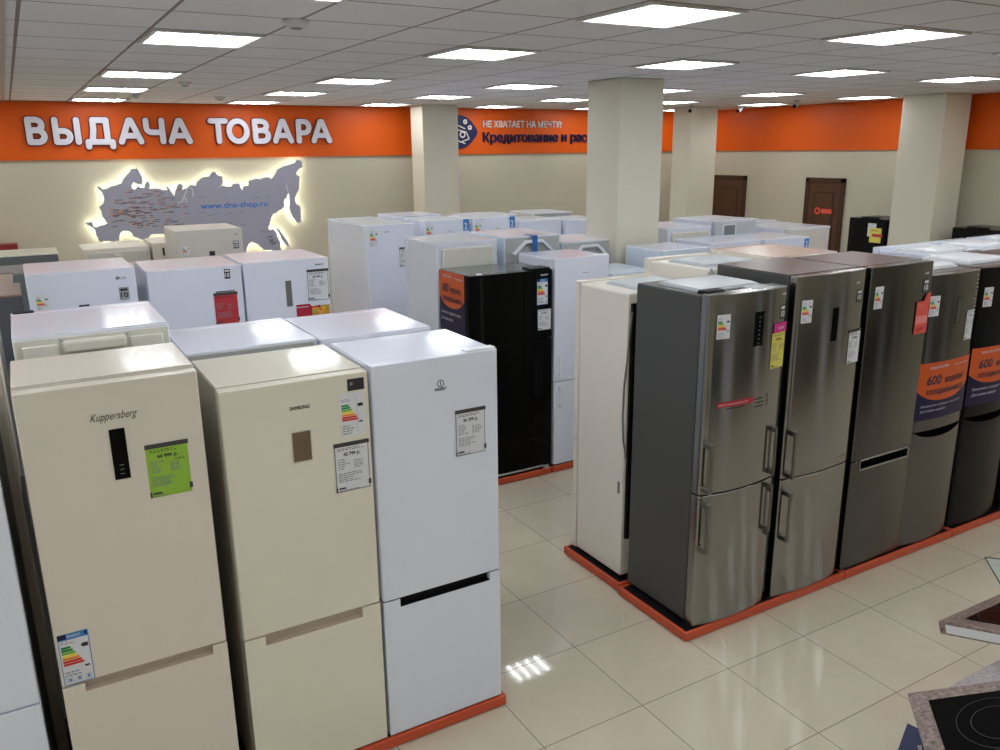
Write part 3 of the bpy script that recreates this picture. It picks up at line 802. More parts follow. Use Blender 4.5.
f = Fridge('tall steel fridge with brown reflection on top, white price tag and narrow black display', 3.70, 3.075, .60, .64, 2.06-B, body='grey_side', door='steel2', top='brown_reflection_top', split=.845-B, bulge=.028, dt=.075, door_top=-.004)
c = 4.0
for o, z0, z1 in ((f.up, .865, 1.16), (f.lo, .46, .78)):
    bar_handle(f, o, -f.hw+.03, z0-B, z1-B)
energy_label(f.up, f.F, 3.749-c, 1.787-B, .076, .131)
D = Decal(f.F, .002); D.rect(3.997-c, 1.658-B, 4.045-c, 1.853-B, 'blackgloss', n=2); D.build('control_panel', f.up)
price_tag(f.up, f.F, 4.168-c, 1.495-B, .122, .19, '55 999 р.', bar=True, clip=False)
D = Decal(f.F); D.text('LG', 4.195-c, 1.975-B, .018, 'paper', width=.035, offset=.02)
D.build('brand_lettering', f.up)
inverter_badge(f.up, f.F, 4.21-c, 1.864-B, .055, .073, back='ringgrey', fg='paper')
D = Decal(f.F); D.text('Total No Frost', f.hw-.11, .895-B, .014, 'ink', width=.09); D.build('door_lettering', f.up)

f = Fridge('dark steel fridge with a red paper tag and a silver framed slot grip', 4.345, 3.10, .60, .60, 2.055-B, body='grey_side', door='darksteel', top='brown_reflection_top', split=.82-B, dt=.07, door_top=-.002)
c = 4.645
energy_label(f.up, f.F, 4.392-c, 1.80-B, .078, .135)
D = Decal(f.F, .004); D.rect(4.813-c, 1.595-B, 4.94-c, 1.804-B, 'coral'); D.rect(4.82-c, 1.66-B, 4.935-c, 1.71-B, 'coral_pale'); D.dashes(4.82-c, 1.76-B, 4.92-c, 1.79-B, 2, 'coral_pale')
D.poly([(4.83-c, 1.60-B), (4.88-c, 1.61-B), (4.92-c, 1.63-B), (4.88-c, 1.64-B), (4.83-c, 1.63-B)], 'redpaper')
D.poly([(4.88-c, 1.803-B), (4.943-c, 1.803-B), (4.944-c, 1.86-B), (4.90-c, 1.84-B)], 'coral'); D.build('price_tag', f.up)
D = Decal(f.F); D.text('LG', 4.865-c, 1.975-B, .018, 'paper', width=.035, offset=.02); D.build('brand_lettering', f.up)
inverter_badge(f.up, f.F, 4.862-c, 1.857-B, .052, .085, back='ringgrey', fg='paper')
m = MB(); a, b_, z0, z1 = -.225, .272, .752-B, .826-B
m.box(a, b_, -.006, .02, z1-.009, z1, 'chrome'); m.box(a, b_, -.006, .02, z0, z0+.009, 'chrome'); m.box(a, a+.008, -.006, .02, z0, z1, 'chrome'); m.box(b_-.008, b_, -.006, .02, z0, z1, 'chrome')
m.box(a+.004, b_-.004, -.002, .004, z0+.006, z1-.006, 'darkgap'); m.build('slot_grip', f.lo, smooth=False)

def smile_grip(s, z):
    """flat crescent, its black painting the shade of a recessed grip under the upper door"""
    m = MB(); n = 16; vs = []; fs = []
    for i in range(n+1):
        u = -s.hw+.035+(s.w-.06)*i/n; t = 2*i/n-1
        dz = .045*(1-t*t)**.7+.004
        y = s.ys(u)-.0015
        vs += [(u, y, z), (u, y, z-dz)]
        if i: fs.append((2*i-2, 2*i-1, 2*i+1, 2*i))
    m.add(vs, fs, 'darkgap'); return m.build('recessed_grip', s.lo, smooth=False, fix=False)

f = Fridge('steel fridge with an orange poster, between the red tagged and the black one', 4.955, 3.09, .555, .58, 1.955-B, body='darksteel', door='darksteel2', top='brown_reflection_top', split=.895-B, bulge=.028, dt=.08, door_top=.0)
c = 4.955+.2775
energy_label(f.up, f.F, 4.974-c, 1.688-B, .085, .133)
price_tag(f.up, f.F, 5.372-c, 1.49-B, .10, .2, '38 999 р.', bar=False, clip=False)
D = Decal(f.F, .0015); D.rect(5.235-c, 1.615-B, 5.289-c, 1.80-B, 'darksteel'); D.rect(5.245-c, 1.63-B, 5.28-c, 1.785-B, 'grey_side'); D.build('control_panel', f.up)
D = Decal(f.F, .0015); D.dashes(f.hw-.06, 1.62-B, f.hw-.02, 1.93-B, 12, 'chrome', fill=.9); D.build('printed_strip', f.up)
poster(f.up, f.F, -f.hw+.004, f.hw-.006, 1.375-B, 1.105-B, .978-B)
smile_grip(f, .893-B)
tray_cover(f, -.22, .22, .16, .52, m='white_cover', h1=.035)

f = Fridge('black curved fridge with an orange poster on its door, near the right edge', 5.545, 3.10, .59, .58, 1.955-B, body='black', door='blacksteel', top='brown_reflection_top', split=.895-B, bulge=.028, dt=.08)
c = 5.545+.295
energy_label(f.up, f.F, 5.583-c, 1.688-B, .085, .133)
poster(f.up, f.F, -f.hw+.004, f.hw-.01, 1.40-B, 1.135-B, .985-B)
smile_grip(f, .893-B)
tray_cover(f, -.22, .22, .16, .52, m='white_cover', h1=.035)
f = Fridge('black fridge cut off by the right edge of the picture', 6.20, 3.10, .6, .6, 1.95-B, body='black', door='blacksteel', top='brown_reflection_top', split=.895-B, bulge=.02, dt=.08)

# ------------------------------------------------------------------ right island, second row (doors on the far side)
f = Fridge('tall cream fridge seen from its side, back to back with the steel corner fridge', 3.065, 3.78, .60, .545, 1.925-B, face=1, body='cream_pale', door='cream_pale', top='cream_pale', split=.80, dt=.05, door_top=.004)
tray_cover(f, -.22, .18, .17, .50)
m = MB(); m.box(-f.hw, f.hw, .0, .06, f.h-.004, f.h+.012, 'cream2'); m.build('hinge_rail', f.root, bevel=.006)
m = MB(); m.box(-f.hw+.02, f.hw-.02, f.d, f.d+.02, .28, f.h-.06, 'black')
for k in range(24): m.tube([(-f.hw+.05, f.d+.03, .36+k*.06), (f.hw-.05, f.d+.03, .36+k*.06)], .003, 'black', 5)
m.build('condenser', f.root)
m = MB(); m.tube([(f.hw-.01, f.d+.03, 1.76), (f.hw+.004, f.d+.03, 1.66), (f.hw+.006, f.d+.012, 1.45), (f.hw+.008, f.d-.006, 1.3), (f.hw+.008, f.d-.012, 1.1), (f.hw+.008, f.d+.0, .95), (f.hw-.0, f.d+.03, .82)], .006, 'cable', 7); m.build('power_cable', f.root)
m = MB(); m.tube([(f.hw-.05, f.d+.04, .1), (f.hw-.05, f.d+.04, 1.7)], .012, 'screen', 8); m.build('drain_pipe', f.root)
m = MB(); m.box(-.2, .2, f.d-.02, f.d+.04, .04, .22, 'black'); m.build('compressor', f.root, bevel=.03, seg=3)
m = MB(); m.box(f.hw+.0, f.hw+.002, f.d-.05, f.d-.03, .58, .66, 'cable'); m.build('rating_plate', f.root)

f = Fridge('cream fridge top with a grey plastic lid, behind the steel fridge with brown top reflection', 3.70, 3.79, .57, .62, 2.01-B, face=1, body='cream_pale', door='cream_pale', top='cream_pale', split=.8, door_top=.015)
tray_cover(f, -.24, .2, .16, .52)
m = MB(); m.tube([(.26, .6, f.h-.01), (.27, .63, f.h+.015), (.24, .65, f.h-.03)], .006, 'white_plastic', 6); m.build('wire_clip', f.root)
f = Fridge('cream fridge with pink reflection on top, behind the dark steel one with the red tag', 4.28, 3.78, .62, .60, 2.05-B, face=1, body='cream', door='cream', top='pink_reflection_top', split=.8)
for i, (x, lab) in enumerate(((6.08, 'white fridge top with a grey lid, left of the tops beyond the posters'), (6.70, 'white fridge top with a ribbed lid, middle of the tops beyond the posters'), (7.38, 'white fridge top with a lid, rightmost of the tops beyond the posters'))):
    f = Fridge(lab, x, 3.76, .62, .60, 1.925-B, face=1, body='white_side', door='white', top='white', split=.8, door_top=.02)
    tray_cover(f, -.2, .24, .14, .5, m='white_cover', h1=.035)
    m = MB(); m.box(-.27, .0, .52, .57, f.h-.002, f.h+.012, 'cable'); m.build('hinge_cover', f.root, bevel=.004)
f = Fridge('white fridge top, lower and nearest beyond the dark steel fridge', 5.0, 3.76, .60, .60, 1.86-B, face=1, body='white_side', door='white', top='white', split=.8)
plinth(2.99, 4.36, 3.078, 3.70, 'orange plinth under the steel corner fridge')
plinth(4.37, 5.54, 3.078, 3.70, 'orange plinth under the red tagged steel fridge')
plinth(5.55, 6.85, 3.078, 3.70, 'orange plinth under the black curved fridges at the right')
plinth(3.01, 4.36, 3.725, 4.345, 'orange plinth under the tall cream fridge')
plinth(4.37, 5.57, 3.725, 4.40, 'orange plinth behind the red tagged steel fridge')
plinth(5.58, 8.0, 3.725, 4.40, 'orange plinth under the white tops at the right')

# ------------------------------------------------------------------ black fridges along the right wall (front faces the hall)
def wall_fridge(y0, label, h, w=.58, tags=False, handle=False):
    f = Fridge(label, 0, 0, w, .6, h, body='black', door='blacksteel', top='grey_side', split=.8, base=0)
    f.root.rotation_euler = (0, 0, -PI/2); f.root.location = (10.24, y0+w/2, 0)
    m = MB(); m.box(-.12, .12, .02, .12, h-.002, h+.02, 'black'); m.build('hinge_cover', f.root, bevel=.006)
    if tags:
        D = Decal(f.F, .002); D.rect(.02, h-.24, .15, h-.06, 'paper'); D.rect(.04, h-.20, .13, h-.16, 'ey'); D.build('energy_label', f.up)
        D = Decal(f.F, .004); D.rect(.06, h-.32, .24, h-.12, 'yellow'); D.rect(.10, h-.24, .26, h-.20, 'redpaper'); D.dashes(.08, h-.17, .2, h-.14, 1, 'redpaper'); D.build('price_tag', f.up)
    else:
        D = Decal(f.F, .002); D.rect(.0, h-.16, .02, h-.13, 'chrome'); D.rect(.0, h-.22, .02, h-.19, 'chrome'); D.build('brand_mark', f.up)
    return f
wall_fridge(7.18, 'black fridge with yellow and red tags against the right wall', 1.775, tags=True)
wall_fridge(5.66, 'black fridge right of the wall pillar, nearer the pillar', 1.745)
wall_fridge(5.04, 'black fridge right of the wall pillar, farther from the pillar', 1.745)

# ------------------------------------------------------------------ hobs on display boards at the lower right
def board(label, P, e1, e2, a, b, t, mt, hob=True, inset=.06, strip=False, foot=True):
    """board with corner P, edges e1*a and e2*b, thickness t"""
    P, e1, e2 = Vector(P), Vector(e1).normalized(), Vector(e2).normalized()
    e2 = (e2-e1*e2.dot(e1)).normalized()
    n = e1.cross(e2)
    if n.z < 0: n = -n
    C_ = P+e1*a*.5+e2*b*.5
    r = empty('hob_display', (C_.x, C_.y, 0), 0, label, 'hob')
    o = Vector((C_.x, C_.y, 0))
    def W(u, v, h): return P+e1*u+e2*v+n*h-o
    def slab(u0, u1, v0, v1, h0, h1, m_, nm, par, bev=.002):
        m = MB(); m.add([W(u, v, h) for h in (h0, h1) for v in (v0, v1) for u in (u0, u1)], [(0, 2, 3, 1), (4, 5, 7, 6), (0, 1, 5, 4), (2, 6, 7, 3), (0, 4, 6, 2), (1, 3, 7, 5)], m_)
        return m.build(nm, par, bevel=bev)
    w = slab(0, a, 0, b, -t, 0, mt, 'worktop_board', r, .003)
    if strip: slab(-.0015, .001, .03, b-.03, -t+.008, -.010, 'paper', 'name_strip', w, 0)
    if hob:
        g = slab(inset, a-inset, inset, b-inset, -.002, .004, 'blackgloss', 'glass_hob', r, .002)
        m = MB()
        for (cu, cv, rs) in ((.36*a, .36*b, (.115, .075)), (.72*a, .32*b, (.075,)), (.32*a, .70*b, (.075,)), (.70*a, .68*b, (.10, .065))):
            for R_ in rs:
                vs = []; fs = []; k = 48
                for i in range(k):
                    t_ = 2*PI*i/k
                    for q in (R_, R_-.0012): vs.append(W(cu+q*math.cos(t_), cv+q*math.sin(t_), .0044))
                fs = [(2*i, 2*i+1, (2*i+3) % (2*k), (2*i+2) % (2*k)) for i in range(k)]
                m.add(vs, fs, 'ringgrey')
        m.build('cooking_zone_rings', g, smooth=False, fix=False)
    m = MB(); zc = (W(a/2, b/2, -t)).z
    m.cyl((0, 0), .03, .03, .02, zc+.01, 'chrome', 16); m.cyl((0, 0), .17, .17, 0, .02, 'chrome', 28)
    m.build('stand', r)
    return r, W
board('black glass hob in a brown granite board, nearest at the lower right corner', (2.335, 1.367, 1.0), (.65, -.67, .35), (-.72, -.69, 0), .62, .56, .03, 'granite', inset=.055)
board('black glass hob in a thick brown board with a white strip on its edge', (2.989, 1.665, .9), (1, -.02, 0), (-.02, -.95, .32), .42, .45, .052, 'granite', strip=True, inset=.07)
board('plain grey-lilac worktop lying beyond the nearest hob', (2.56, 1.392, .9), (1, 0, 0), (0, -1, 0), .62, .2, .03, 'granite2', hob=False)
r = empty('glass_hob_display', (3.9, 1.6, 0), 0, 'clear glass plate with a dark edge at the right border', 'glass plate')
P0 = Vector((3.68, 1.877, .9)); e1 = Vector((.69, -.72, 0)).normalized(); e2 = Vector((-.72, -.69, 0)).normalized()
m = MB(); o = Vector((3.9, 1.6, 0))
q = [P0, P0+e1*.5, P0+e1*.5+e2*.30, P0+e2*.30]
m.prism([((p-o).x, (p-o).y) for p in q][::-1], .894, .900, 'glass'); gl = m.build('glass_plate', r, bevel=.001)
m = MB(); m.tube([p-o-Vector((0, 0, .003)) for p in q], .004, 'glass_edge', 6, closed=True); m.build('rim', gl)
m = MB(); cc = P0+e1*.10+e2*.06-o; m.box(cc.x-.05, cc.x+.08, cc.y-.02, cc.y+.02, .90, .918, 'chrome'); m.build('control_knob_strip', r, bevel=.004)
cc = P0+e1*.25+e2*.15-o
m = MB(); m.cyl((cc.x, cc.y), .03, .03, .02, .895, 'chrome', 16); m.cyl((cc.x, cc.y), .16, .16, 0, .02, 'chrome', 28); m.build('stand', r)
# folded blue card leaning under the nearest board
r = empty('brochure', (2.285, 1.265, .86), 0, 'navy blue brochure with white writing under the nearest hob board', 'brochure')
m = MB(); m.prism([(.085, .107), (-.11, .02), (-.03, -.11), (.10, .03)], 0, .006, 'bluecard'); bc = m.build('cover', r, bevel=.001)
D = Decal(lambda u, v, l: (u*.75+v*.6, u*.6-v*.75, .006+l)); D.text('каталог', -.05, -.01, .022, 'signwhite', width=.08); D.build('printed_title', bc)
m = MB(); m.box(.0, .016, -.02, -.004, -.86, .0, 'chrome'); m.build('holder_post', r)

# ------------------------------------------------------------------ the room
X0, X1, Y0, Y1 = -6.0, 10.9, -4.0, 11.78
BAND = 2.69
m = MB(); m.box(X0-.2, X1+.2, Y0-.2, Y1+.2, -.1, 0, 'floor'); struct(m, 'floor', smooth=False)
m = MB(); m.box(X0-.2, X1+.2, Y0-.2, Y1+.2, CEIL, CEIL+.1, 'ceiling'); struct(m, 'ceiling', smooth=False)
m = MB(); m.box(X0-.2, X1+.2, Y1, Y1+.2, 0, CEIL, 'wall'); struct(m, 'wall_back', smooth=False)
m = MB(); m.box(X1, X1+.2, Y0, Y1, 0, CEIL, 'wall'); struct(m, 'wall_right', smooth=False)
m = MB(); m.box(X0-.2, X0, Y0, Y1, 0, CEIL, 'wall'); struct(m, 'wall_left', smooth=False)
m = MB(); m.box(X0-.2, X1+.2, Y0-.2, Y0, 0, CEIL, 'wall'); struct(m, 'wall_front', smooth=False)
m = MB(); m.box(X0, X1-.03, Y1-.03, Y1, BAND, CEIL-.004, 'orange'); struct(m, 'trim_1', smooth=False)
m = MB(); m.box(X1-.03, X1, Y0, Y1, BAND, CEIL-.004, 'orange'); struct(m, 'trim_2', smooth=False)
def pillar(n, x0, x1, y0, y1):
    m = MB(); m.box(x0, x1, y0, y1, 0, CEIL-.002, 'pillar'); struct(m, 'trim_%d' % n, bevel=.006)
pillar(3, 4.94, 5.46, 6.30, 6.80)
pillar(4, 5.14, 5.70, 11.0, 11.40)
pillar(5, 9.42, 9.98, 10.2, 10.62)
pillar(6, 10.2, 10.72, 6.5, 7.1)
def door(n, y0, y1, h, sign):
    r = empty('door_%d' % n, (X1, (y0+y1)/2, 0)); r['kind'] = 'structure'
    w = y1-y0; hw = w/2; t = .07
    m = MB(); m.box(-.04, .0, -hw, -hw+t, 0, h, 'wood'); m.box(-.04, 0, hw-t, hw, 0, h, 'wood'); m.box(-.04, 0, -hw, hw, h-t, h, 'wood'); m.build('door_frame', r, bevel=.004)
    m = MB(); m.box(-.025, 0, -hw+t, hw-t, 0, h-t, 'woodlight')
    for a, b2 in ((.15, .95), (1.08, h-.2)): m.box(-.034, -.02, -hw+t+.1, hw-t-.1, a, b2, 'wood'); m.box(-.038, -.03, -hw+t+.14, hw-t-.14, a+.04, b2-.04, 'woodlight')
    l = m.build('door_leaf', r, bevel=.004)
    m = MB(); m.tube([(-.03, hw-t-.06, 1.0), (-.08, hw-t-.06, 1.0), (-.08, hw-t-.18, 1.0)], .01, 'chrome', 8); m.build('door_handle', l)
    if sign:
        D = Decal(lambda u, v, q: (-.04-q, -u, v))
        D.rect(-.02, 1.745, .18, 1.815, 'signred'); k = 24
        for i in range(k):
            a0, a1 = 2*PI*i/k, 2*PI*(i+1)/k; cu, cv = -.09, 1.78
            D.poly([(cu+.055*math.cos(a0), cv+.055*math.sin(a0)), (cu+.055*math.cos(a1), cv+.055*math.sin(a1)), (cu+.026*math.cos(a1), cv+.026*math.sin(a1)), (cu+.026*math.cos(a0), cv+.026*math.sin(a0))], 'signred', up=0)
        D.text('ВЫХОД', .0, 1.765, .035, 'coral_pale', width=.15); D.build('door_sign', l)
door(1, 10.36, 11.16, 2.28, False)
door(2, 8.38, 9.10, 2.28, True)

# ceiling lights (a regular lattice three tiles apart)
r0 = empty('ceiling_light', (CX+.3, CY+.3, CEIL), 0)
m = MB(); a = .29
for x0, x1, y0, y1 in ((-a, a, -a, -a+.022), (-a, a, a-.022, a), (-a, -a+.022, -a+.022, a-.022), (a-.022, a, -a+.022, a-.022)): m.box(x0, x1, y0, y1, -.014, -.001, 'lampframe')
m.build('frame', r0, smooth=False)
m = MB(); m.box(-a+.02, a-.02, -a+.02, a-.02, -.006, -.003, 'diffuser'); m.build('diffuser', r0, smooth=False)
for k in range(4):
    m = MB(); x = -.195+.13*k; m.box(x-.012, x+.012, -a+.035, a-.035, -.010, -.0065, 'tube'); m.build('lamp_tube', r0)
rows = [-2.4-2.4, -2.367-.0, -.567, 1.233, 3.033, 4.833, 7.233, 9.033, 10.833]
rows = [-2.367, -.567, 1.233, 3.033, 4.833, 7.233, 9.033, 10.833]
cols = [CX+1.8*k for k in range(-3, 6)]
first = True
NTH = ['nearest', 'second nearest', 'third', 'fourth', 'fifth', 'sixth', 'seventh', 'eighth', 'farthest']
for ci, x in enumerate(cols):
    for ri, y in enumerate(rows):
        if x+.3 > X1-.3 or x+.3 < X0: continue
        if x < 5.3 and x > 4.6 and abs(y-6.5) < .3: continue
        o = r0 if first else copy_tree(r0); first = False
        o.location = (x+.3, y+.3, CEIL)
        vis = y > 2.5 and x > 0
        if vis:
            colname = ['leftmost', 'second', 'third', 'fourth', 'fifth', 'rightmost'][min(5, max(0, ci-3))]
            rn = {3.033: 'nearest the camera', 4.833: 'second from the camera', 7.233: 'third from the camera', 9.033: 'fourth from the camera', 10.833: 'closest to the orange back wall'}[y]
            tag(o, 'square four-tube ceiling light, %s column, %s' % (colname, rn), 'ceiling light', 'ceiling lights')
        else: tag(o, 'square four-tube ceiling light outside the picture', 'ceiling light', 'ceiling lights outside the picture')
# smoke detectors and cameras
def detector(x, y, label, r_=.055, dark=False):
    r = empty('smoke_detector', (x, y, CEIL), 0, label, 'smoke detector')
    m = MB(); m.cyl((0, 0), r_*.9, r_, -.02, -.001, 'detector', 24); m.build('base', r, bevel=.003)
    m = MB(); m.cyl((0, 0), r_*.62, r_*.8, -.036, -.019, 'detector', 24); h_ = m.build('sensor_head', r, bevel=.003)
    m = MB(); m.cyl((0, 0), r_*.35, r_*.5, -.041, -.035, 'cable', 16); m.build('vent_ring', h_)
MAP= [(0.89, 1.68), (0.86, 1.78), (0.85, 1.84), (0.8, 1.88), (0.77, 1.9), (0.77, 1.93), (0.83, 1.93), (0.84, 1.88), (0.87, 1.86), (0.92, 1.88), (0.98, 1.89), (1.01, 1.91), (0.96, 1.99), (0.96, 2.06), (0.94, 2.1), (0.96, 2.13), (0.99, 2.15), (1.01, 2.2), (1.0, 2.27), (0.98, 2.31), (0.95, 2.35), (0.97, 2.37), (1.01, 2.32), (1.12, 2.36), (1.23, 2.39), (1.25, 2.44), (1.31, 2.5), (1.35, 2.53), (1.37, 2.57), (1.44, 2.58), (1.46, 2.53), (1.48, 2.47), (1.49, 2.4), (1.46, 2.36), (1.42, 2.38), (1.38, 2.41), (1.35, 2.37), (1.36, 2.32), (1.39, 2.31), (1.42, 2.35), (1.5, 2.33), (1.51, 2.38), (1.55, 2.41), (1.57, 2.35), (1.55, 2.32), (1.67, 2.32), (1.7, 2.3), (1.77, 2.29), (1.75, 2.34), (1.78, 2.34), (1.81, 2.28), (1.85, 2.21), (1.87, 2.29), (1.92, 2.37), (1.97, 2.35), (1.95, 2.29), (2.02, 2.31), (2.07, 2.35), (2.14, 2.34), (2.16, 2.39), (2.19, 2.41), (2.21, 2.43), (2.32, 2.45), (2.35, 2.5), (2.4, 2.51), (2.42, 2.47), (2.48, 2.45), (2.49, 2.38), (2.44, 2.33), (2.59, 2.31), (2.62, 2.35), (2.69, 2.35), (2.72, 2.28), (2.73, 2.25), (2.75, 2.31), (2.82, 2.32), (2.84, 2.39), (2.94, 2.41), (2.98, 2.39), (3.04, 2.42), (3.1, 2.43), (3.14, 2.39), (3.2, 2.46), (3.25, 2.53), (3.35, 2.57), (3.47, 2.6), (3.53, 2.65), (3.59, 2.63), (3.59, 2.55), (3.52, 2.5), (3.49, 2.46), (3.54, 2.41), (3.52, 2.28), (3.49, 2.2), (3.45, 2.14), (3.45, 2.08), (3.52, 1.99), (3.51, 1.79), (3.47, 1.78), (3.4, 1.86), (3.36, 1.98), (3.37, 2.11), (3.36, 2.21), (3.33, 2.13), (3.29, 2.1), (3.29, 2.01), (3.22, 1.97), (3.14, 1.93), (3.09, 1.88), (3.04, 1.72), (3.12, 1.7), (3.15, 1.65), (3.19, 1.54), (3.19, 1.39), (3.08, 1.4), (3.06, 1.43), (2.95, 1.44), (2.88, 1.52), (2.8, 1.56), (2.75, 1.53), (2.7, 1.41), (2.54, 1.52), (2.37, 1.56), (2.2, 1.59), (2.04, 1.58), (1.94, 1.63), (1.78, 1.68), (1.67, 1.73), (1.52, 1.74), (1.45, 1.67), (1.42, 1.66), (1.35, 1.7), (1.29, 1.73), (1.27, 1.78), (1.21, 1.8), (1.16, 1.79), (1.13, 1.75), (1.11, 1.67)]
ISL= [(3.16, 1.74), (3.22, 1.65), (3.31, 1.5), (3.3, 1.45), (3.26, 1.5), (3.21, 1.58), (3.17, 1.68)]

detector(1.33, 4.27, 'round smoke detector near the brightest left ceiling light', .07)
detector(1.50, 8.25, 'small detector right of the third light in the leftmost column', .06)
detector(2.25, 10.3, 'small detector left of the farthest light of the second column', .06)
detector(1.33, 10.15, 'small detector just before the orange wall, between the two last left lights', .04)
def camera_thing(x, y, label):
    r = empty('security_camera', (x, y, CEIL), .5, label, 'security camera')
    m = MB(); m.cyl((0, 0), .045, .045, -.02, -.001, 'detector', 18); m.build('base', r, bevel=.003)
    m = MB(); m.tube([(0, 0, -.02), (0, 0, -.05), (-.03, 0, -.06)], .012, 'detector', 8); m.build('arm', r)
    m = MB(); m.tube([(-.10, 0, -.085), (.05, 0, -.05)], .03, 'detector', 14); b = m.build('housing', r, bevel=.003)
    m = MB(); m.tube([(-.115, 0, -.088), (-.10, 0, -.085)], .026, 'black', 14); m.build('lens', b)
camera_thing(9.7, 8.4, 'dark ceiling camera above the orange band of the right wall')
camera_thing(10.0, 9.75, 'dark ceiling camera between the back pillar and the right wall doors')
camera_thing(9.2, 9.95, 'dark ceiling camera at the top of the back pillar')
# brown ceiling runner at the far left
m = MB(); m.box(.052, .092, 2.0, Y1-.03, CEIL-.012, CEIL-.001, 'tee'); struct(m, 'trim_7', smooth=False)

# ---- raised letters of the big sign: rounded strokes over a darker outline
def arc(cx, cy, rx, ry, a0, a1, n=14): return [(cx+rx*math.cos(math.radians(a0+(a1-a0)*i/n)), cy+ry*math.sin(math.radians(a0+(a1-a0)*i/n))) for i in range(n+1)]
GL = {
 'В': (.62, [[(0, 0), (0, 1)], [(0, 1), (.30, 1)]+arc(.30, .765, .26, .235, 90, -90)+[(0, .53)], [(0, .53), (.32, .53)]+arc(.34, .265, .28, .265, 90, -90)+[(0, 0)]]),
 'Ы': (1.0, [[(0, 1), (0, 0), (.30, 0)]+arc(.32, .25, .27, .25, -90, 90)+[(0, .5)], [(.93, 0), (.93, 1)]]),
 'Д': (.95, [[(.02, -.22), (.02, 0), (.93, 0), (.93, -.22)], [(.18, 0), (.26, .6), (.26, 1), (.76, 1), (.76, 0)]]),
 'А': (.80, [[(0, 0), (.36, 1), (.44, 1), (.80, 0)], [(.13, .28), (.67, .28)]]),
 'Ч': (.72, [[(0, 1), (0, .72)]+arc(.22, .68, .22, .24, 180, 270)+[(.70, .44)], [(.70, 1), (.70, 0)]]),
 'Т': (.80, [[(0, 1), (.80, 1)], [(.40, 1), (.40, 0)]]),
 'О': (.86, [arc(.43, .5, .43, .5, 0, 360, 28)]),
 'Р': (.62, [[(0, 0), (0, 1), (.32, 1)]+arc(.33, .71, .29, .29, 90, -90)+[(0, .42)]]),
}
def letter(ch, x0, x1, z0, z1, parent, th=.034):
    w, strokes = GL[ch]; r_ = th; H = (z1-z0)-2*r_; Wd = (x1-x0)-2*r_
    for nm, rad, y0, y1, mm in (('outline', r_+.014, -.016, 0., 'letteredge'), ('letter', r_, -.05, -.014, 'letterwhite')):
        m = MB(); lay = 0
        for st in strokes:
            pts = [(x0+r_+p[0]/w*Wd, z0+r_+p[1]*H) for p in st]
            for a, b in zip(pts[:-1], pts[1:]):
                lay += .00025
                dx, dz = b[0]-a[0], b[1]-a[1]; L = math.hypot(dx, dz)
                if L < 1e-6: continue
                ang = math.atan2(dz, dx); out_ = []
                for k in range(9): t = ang-PI/2+PI*k/8; out_.append((b[0]+rad*math.cos(t), b[1]+rad*math.sin(t)))
                for k in range(9): t = ang+PI/2+PI*k/8; out_.append((a[0]+rad*math.cos(t), a[1]+rad*math.sin(t)))
                m.prism(out_, y0-lay, y1, mm, axis='y')
        if nm == 'letter': L_ = m.build('letter', parent, smooth=False)
        else: O_ = m.build('outline', parent, smooth=False)
    O_.parent = L_
sg = empty('wall_sign', (0, Y1-.03, 0), 0, 'large rounded white raised lettering on the orange band, left', 'wall sign')
for ch, a, b in (('В', .257, .482), ('Ы', .543, .865), ('Д', .882, 1.235), ('А', 1.268, 1.565), ('Ч', 1.572, 1.834), ('А', 1.862, 2.157),
                 ('Т', 2.37, 2.625), ('О', 2.60, 2.90), ('В', 2.945, 3.185), ('А', 3.215, 3.50), ('Р', 3.545, 3.76), ('А', 3.755, 4.05)):
    letter(ch, a, b, 2.868, 3.195, sg)
# ---- second sign
sg = empty('wall_sign', (0, Y1-.03, 0), 0, 'white line over navy lettering with an emblem on the orange band, between pillars', 'wall sign')
def raised_text(t, x, z, size, width, m, name, parent, offset=.0, depth=.02, x_end=None):
    vs, fs = text_geo(t, offset, 0, depth/2/size)
    x0 = min(v[0] for v in vs); x1 = max(v[0] for v in vs); sx = width/(x1-x0)
    b = MB(); b.add([(x+(v[0]-x0)*sx, -depth/2-v[2]*size, z+v[1]*size) for v in vs], fs, m)
    return b.build(name, parent, smooth=False, fix=False)
raised_text('НЕ ХВАТАЕТ НА МЕЧТУ?', 6.525, 3.095, .135, 1.475, 'signwhite', 'upper_lettering', sg, offset=.012)
raised_text('Кредитование и рассрочка', 6.52, 2.872, .205, 2.70, 'navy', 'lower_lettering', sg, offset=.014, depth=.03)
m = MB(); R0 = [(6.02, 3.27), (6.12, 3.275), (6.22, 3.25), (6.32, 3.18), (6.40, 3.08), (6.425, 3.02), (6.40, 2.96), (6.32, 2.87), (6.22, 2.80), (6.12, 2.775), (6.02, 2.78), (5.88, 2.86), (5.80, 3.02), (5.88, 3.20)]
m.prism(R0[::-1], -.02, 0, 'eunavy', axis='y'); e = m.build('emblem', sg, bevel=.004)
m = MB()
def ring(cx, cz, ro, ri, k=18):
    vs = [(cx+q*math.cos(2*PI*i/k), -.0215, cz+q*math.sin(2*PI*i/k)) for i in range(k) for q in (ro, ri)]
    m.add(vs, [(2*i, 2*i+1, (2*i+3) % (2*k), (2*i+2) % (2*k)) for i in range(k)], 'signwhite')
for cx, cz in ((6.205, 3.175), (6.285, 3.09)): ring(cx, cz, .036, .012)
ring(6.155, 2.985, .05, .03)
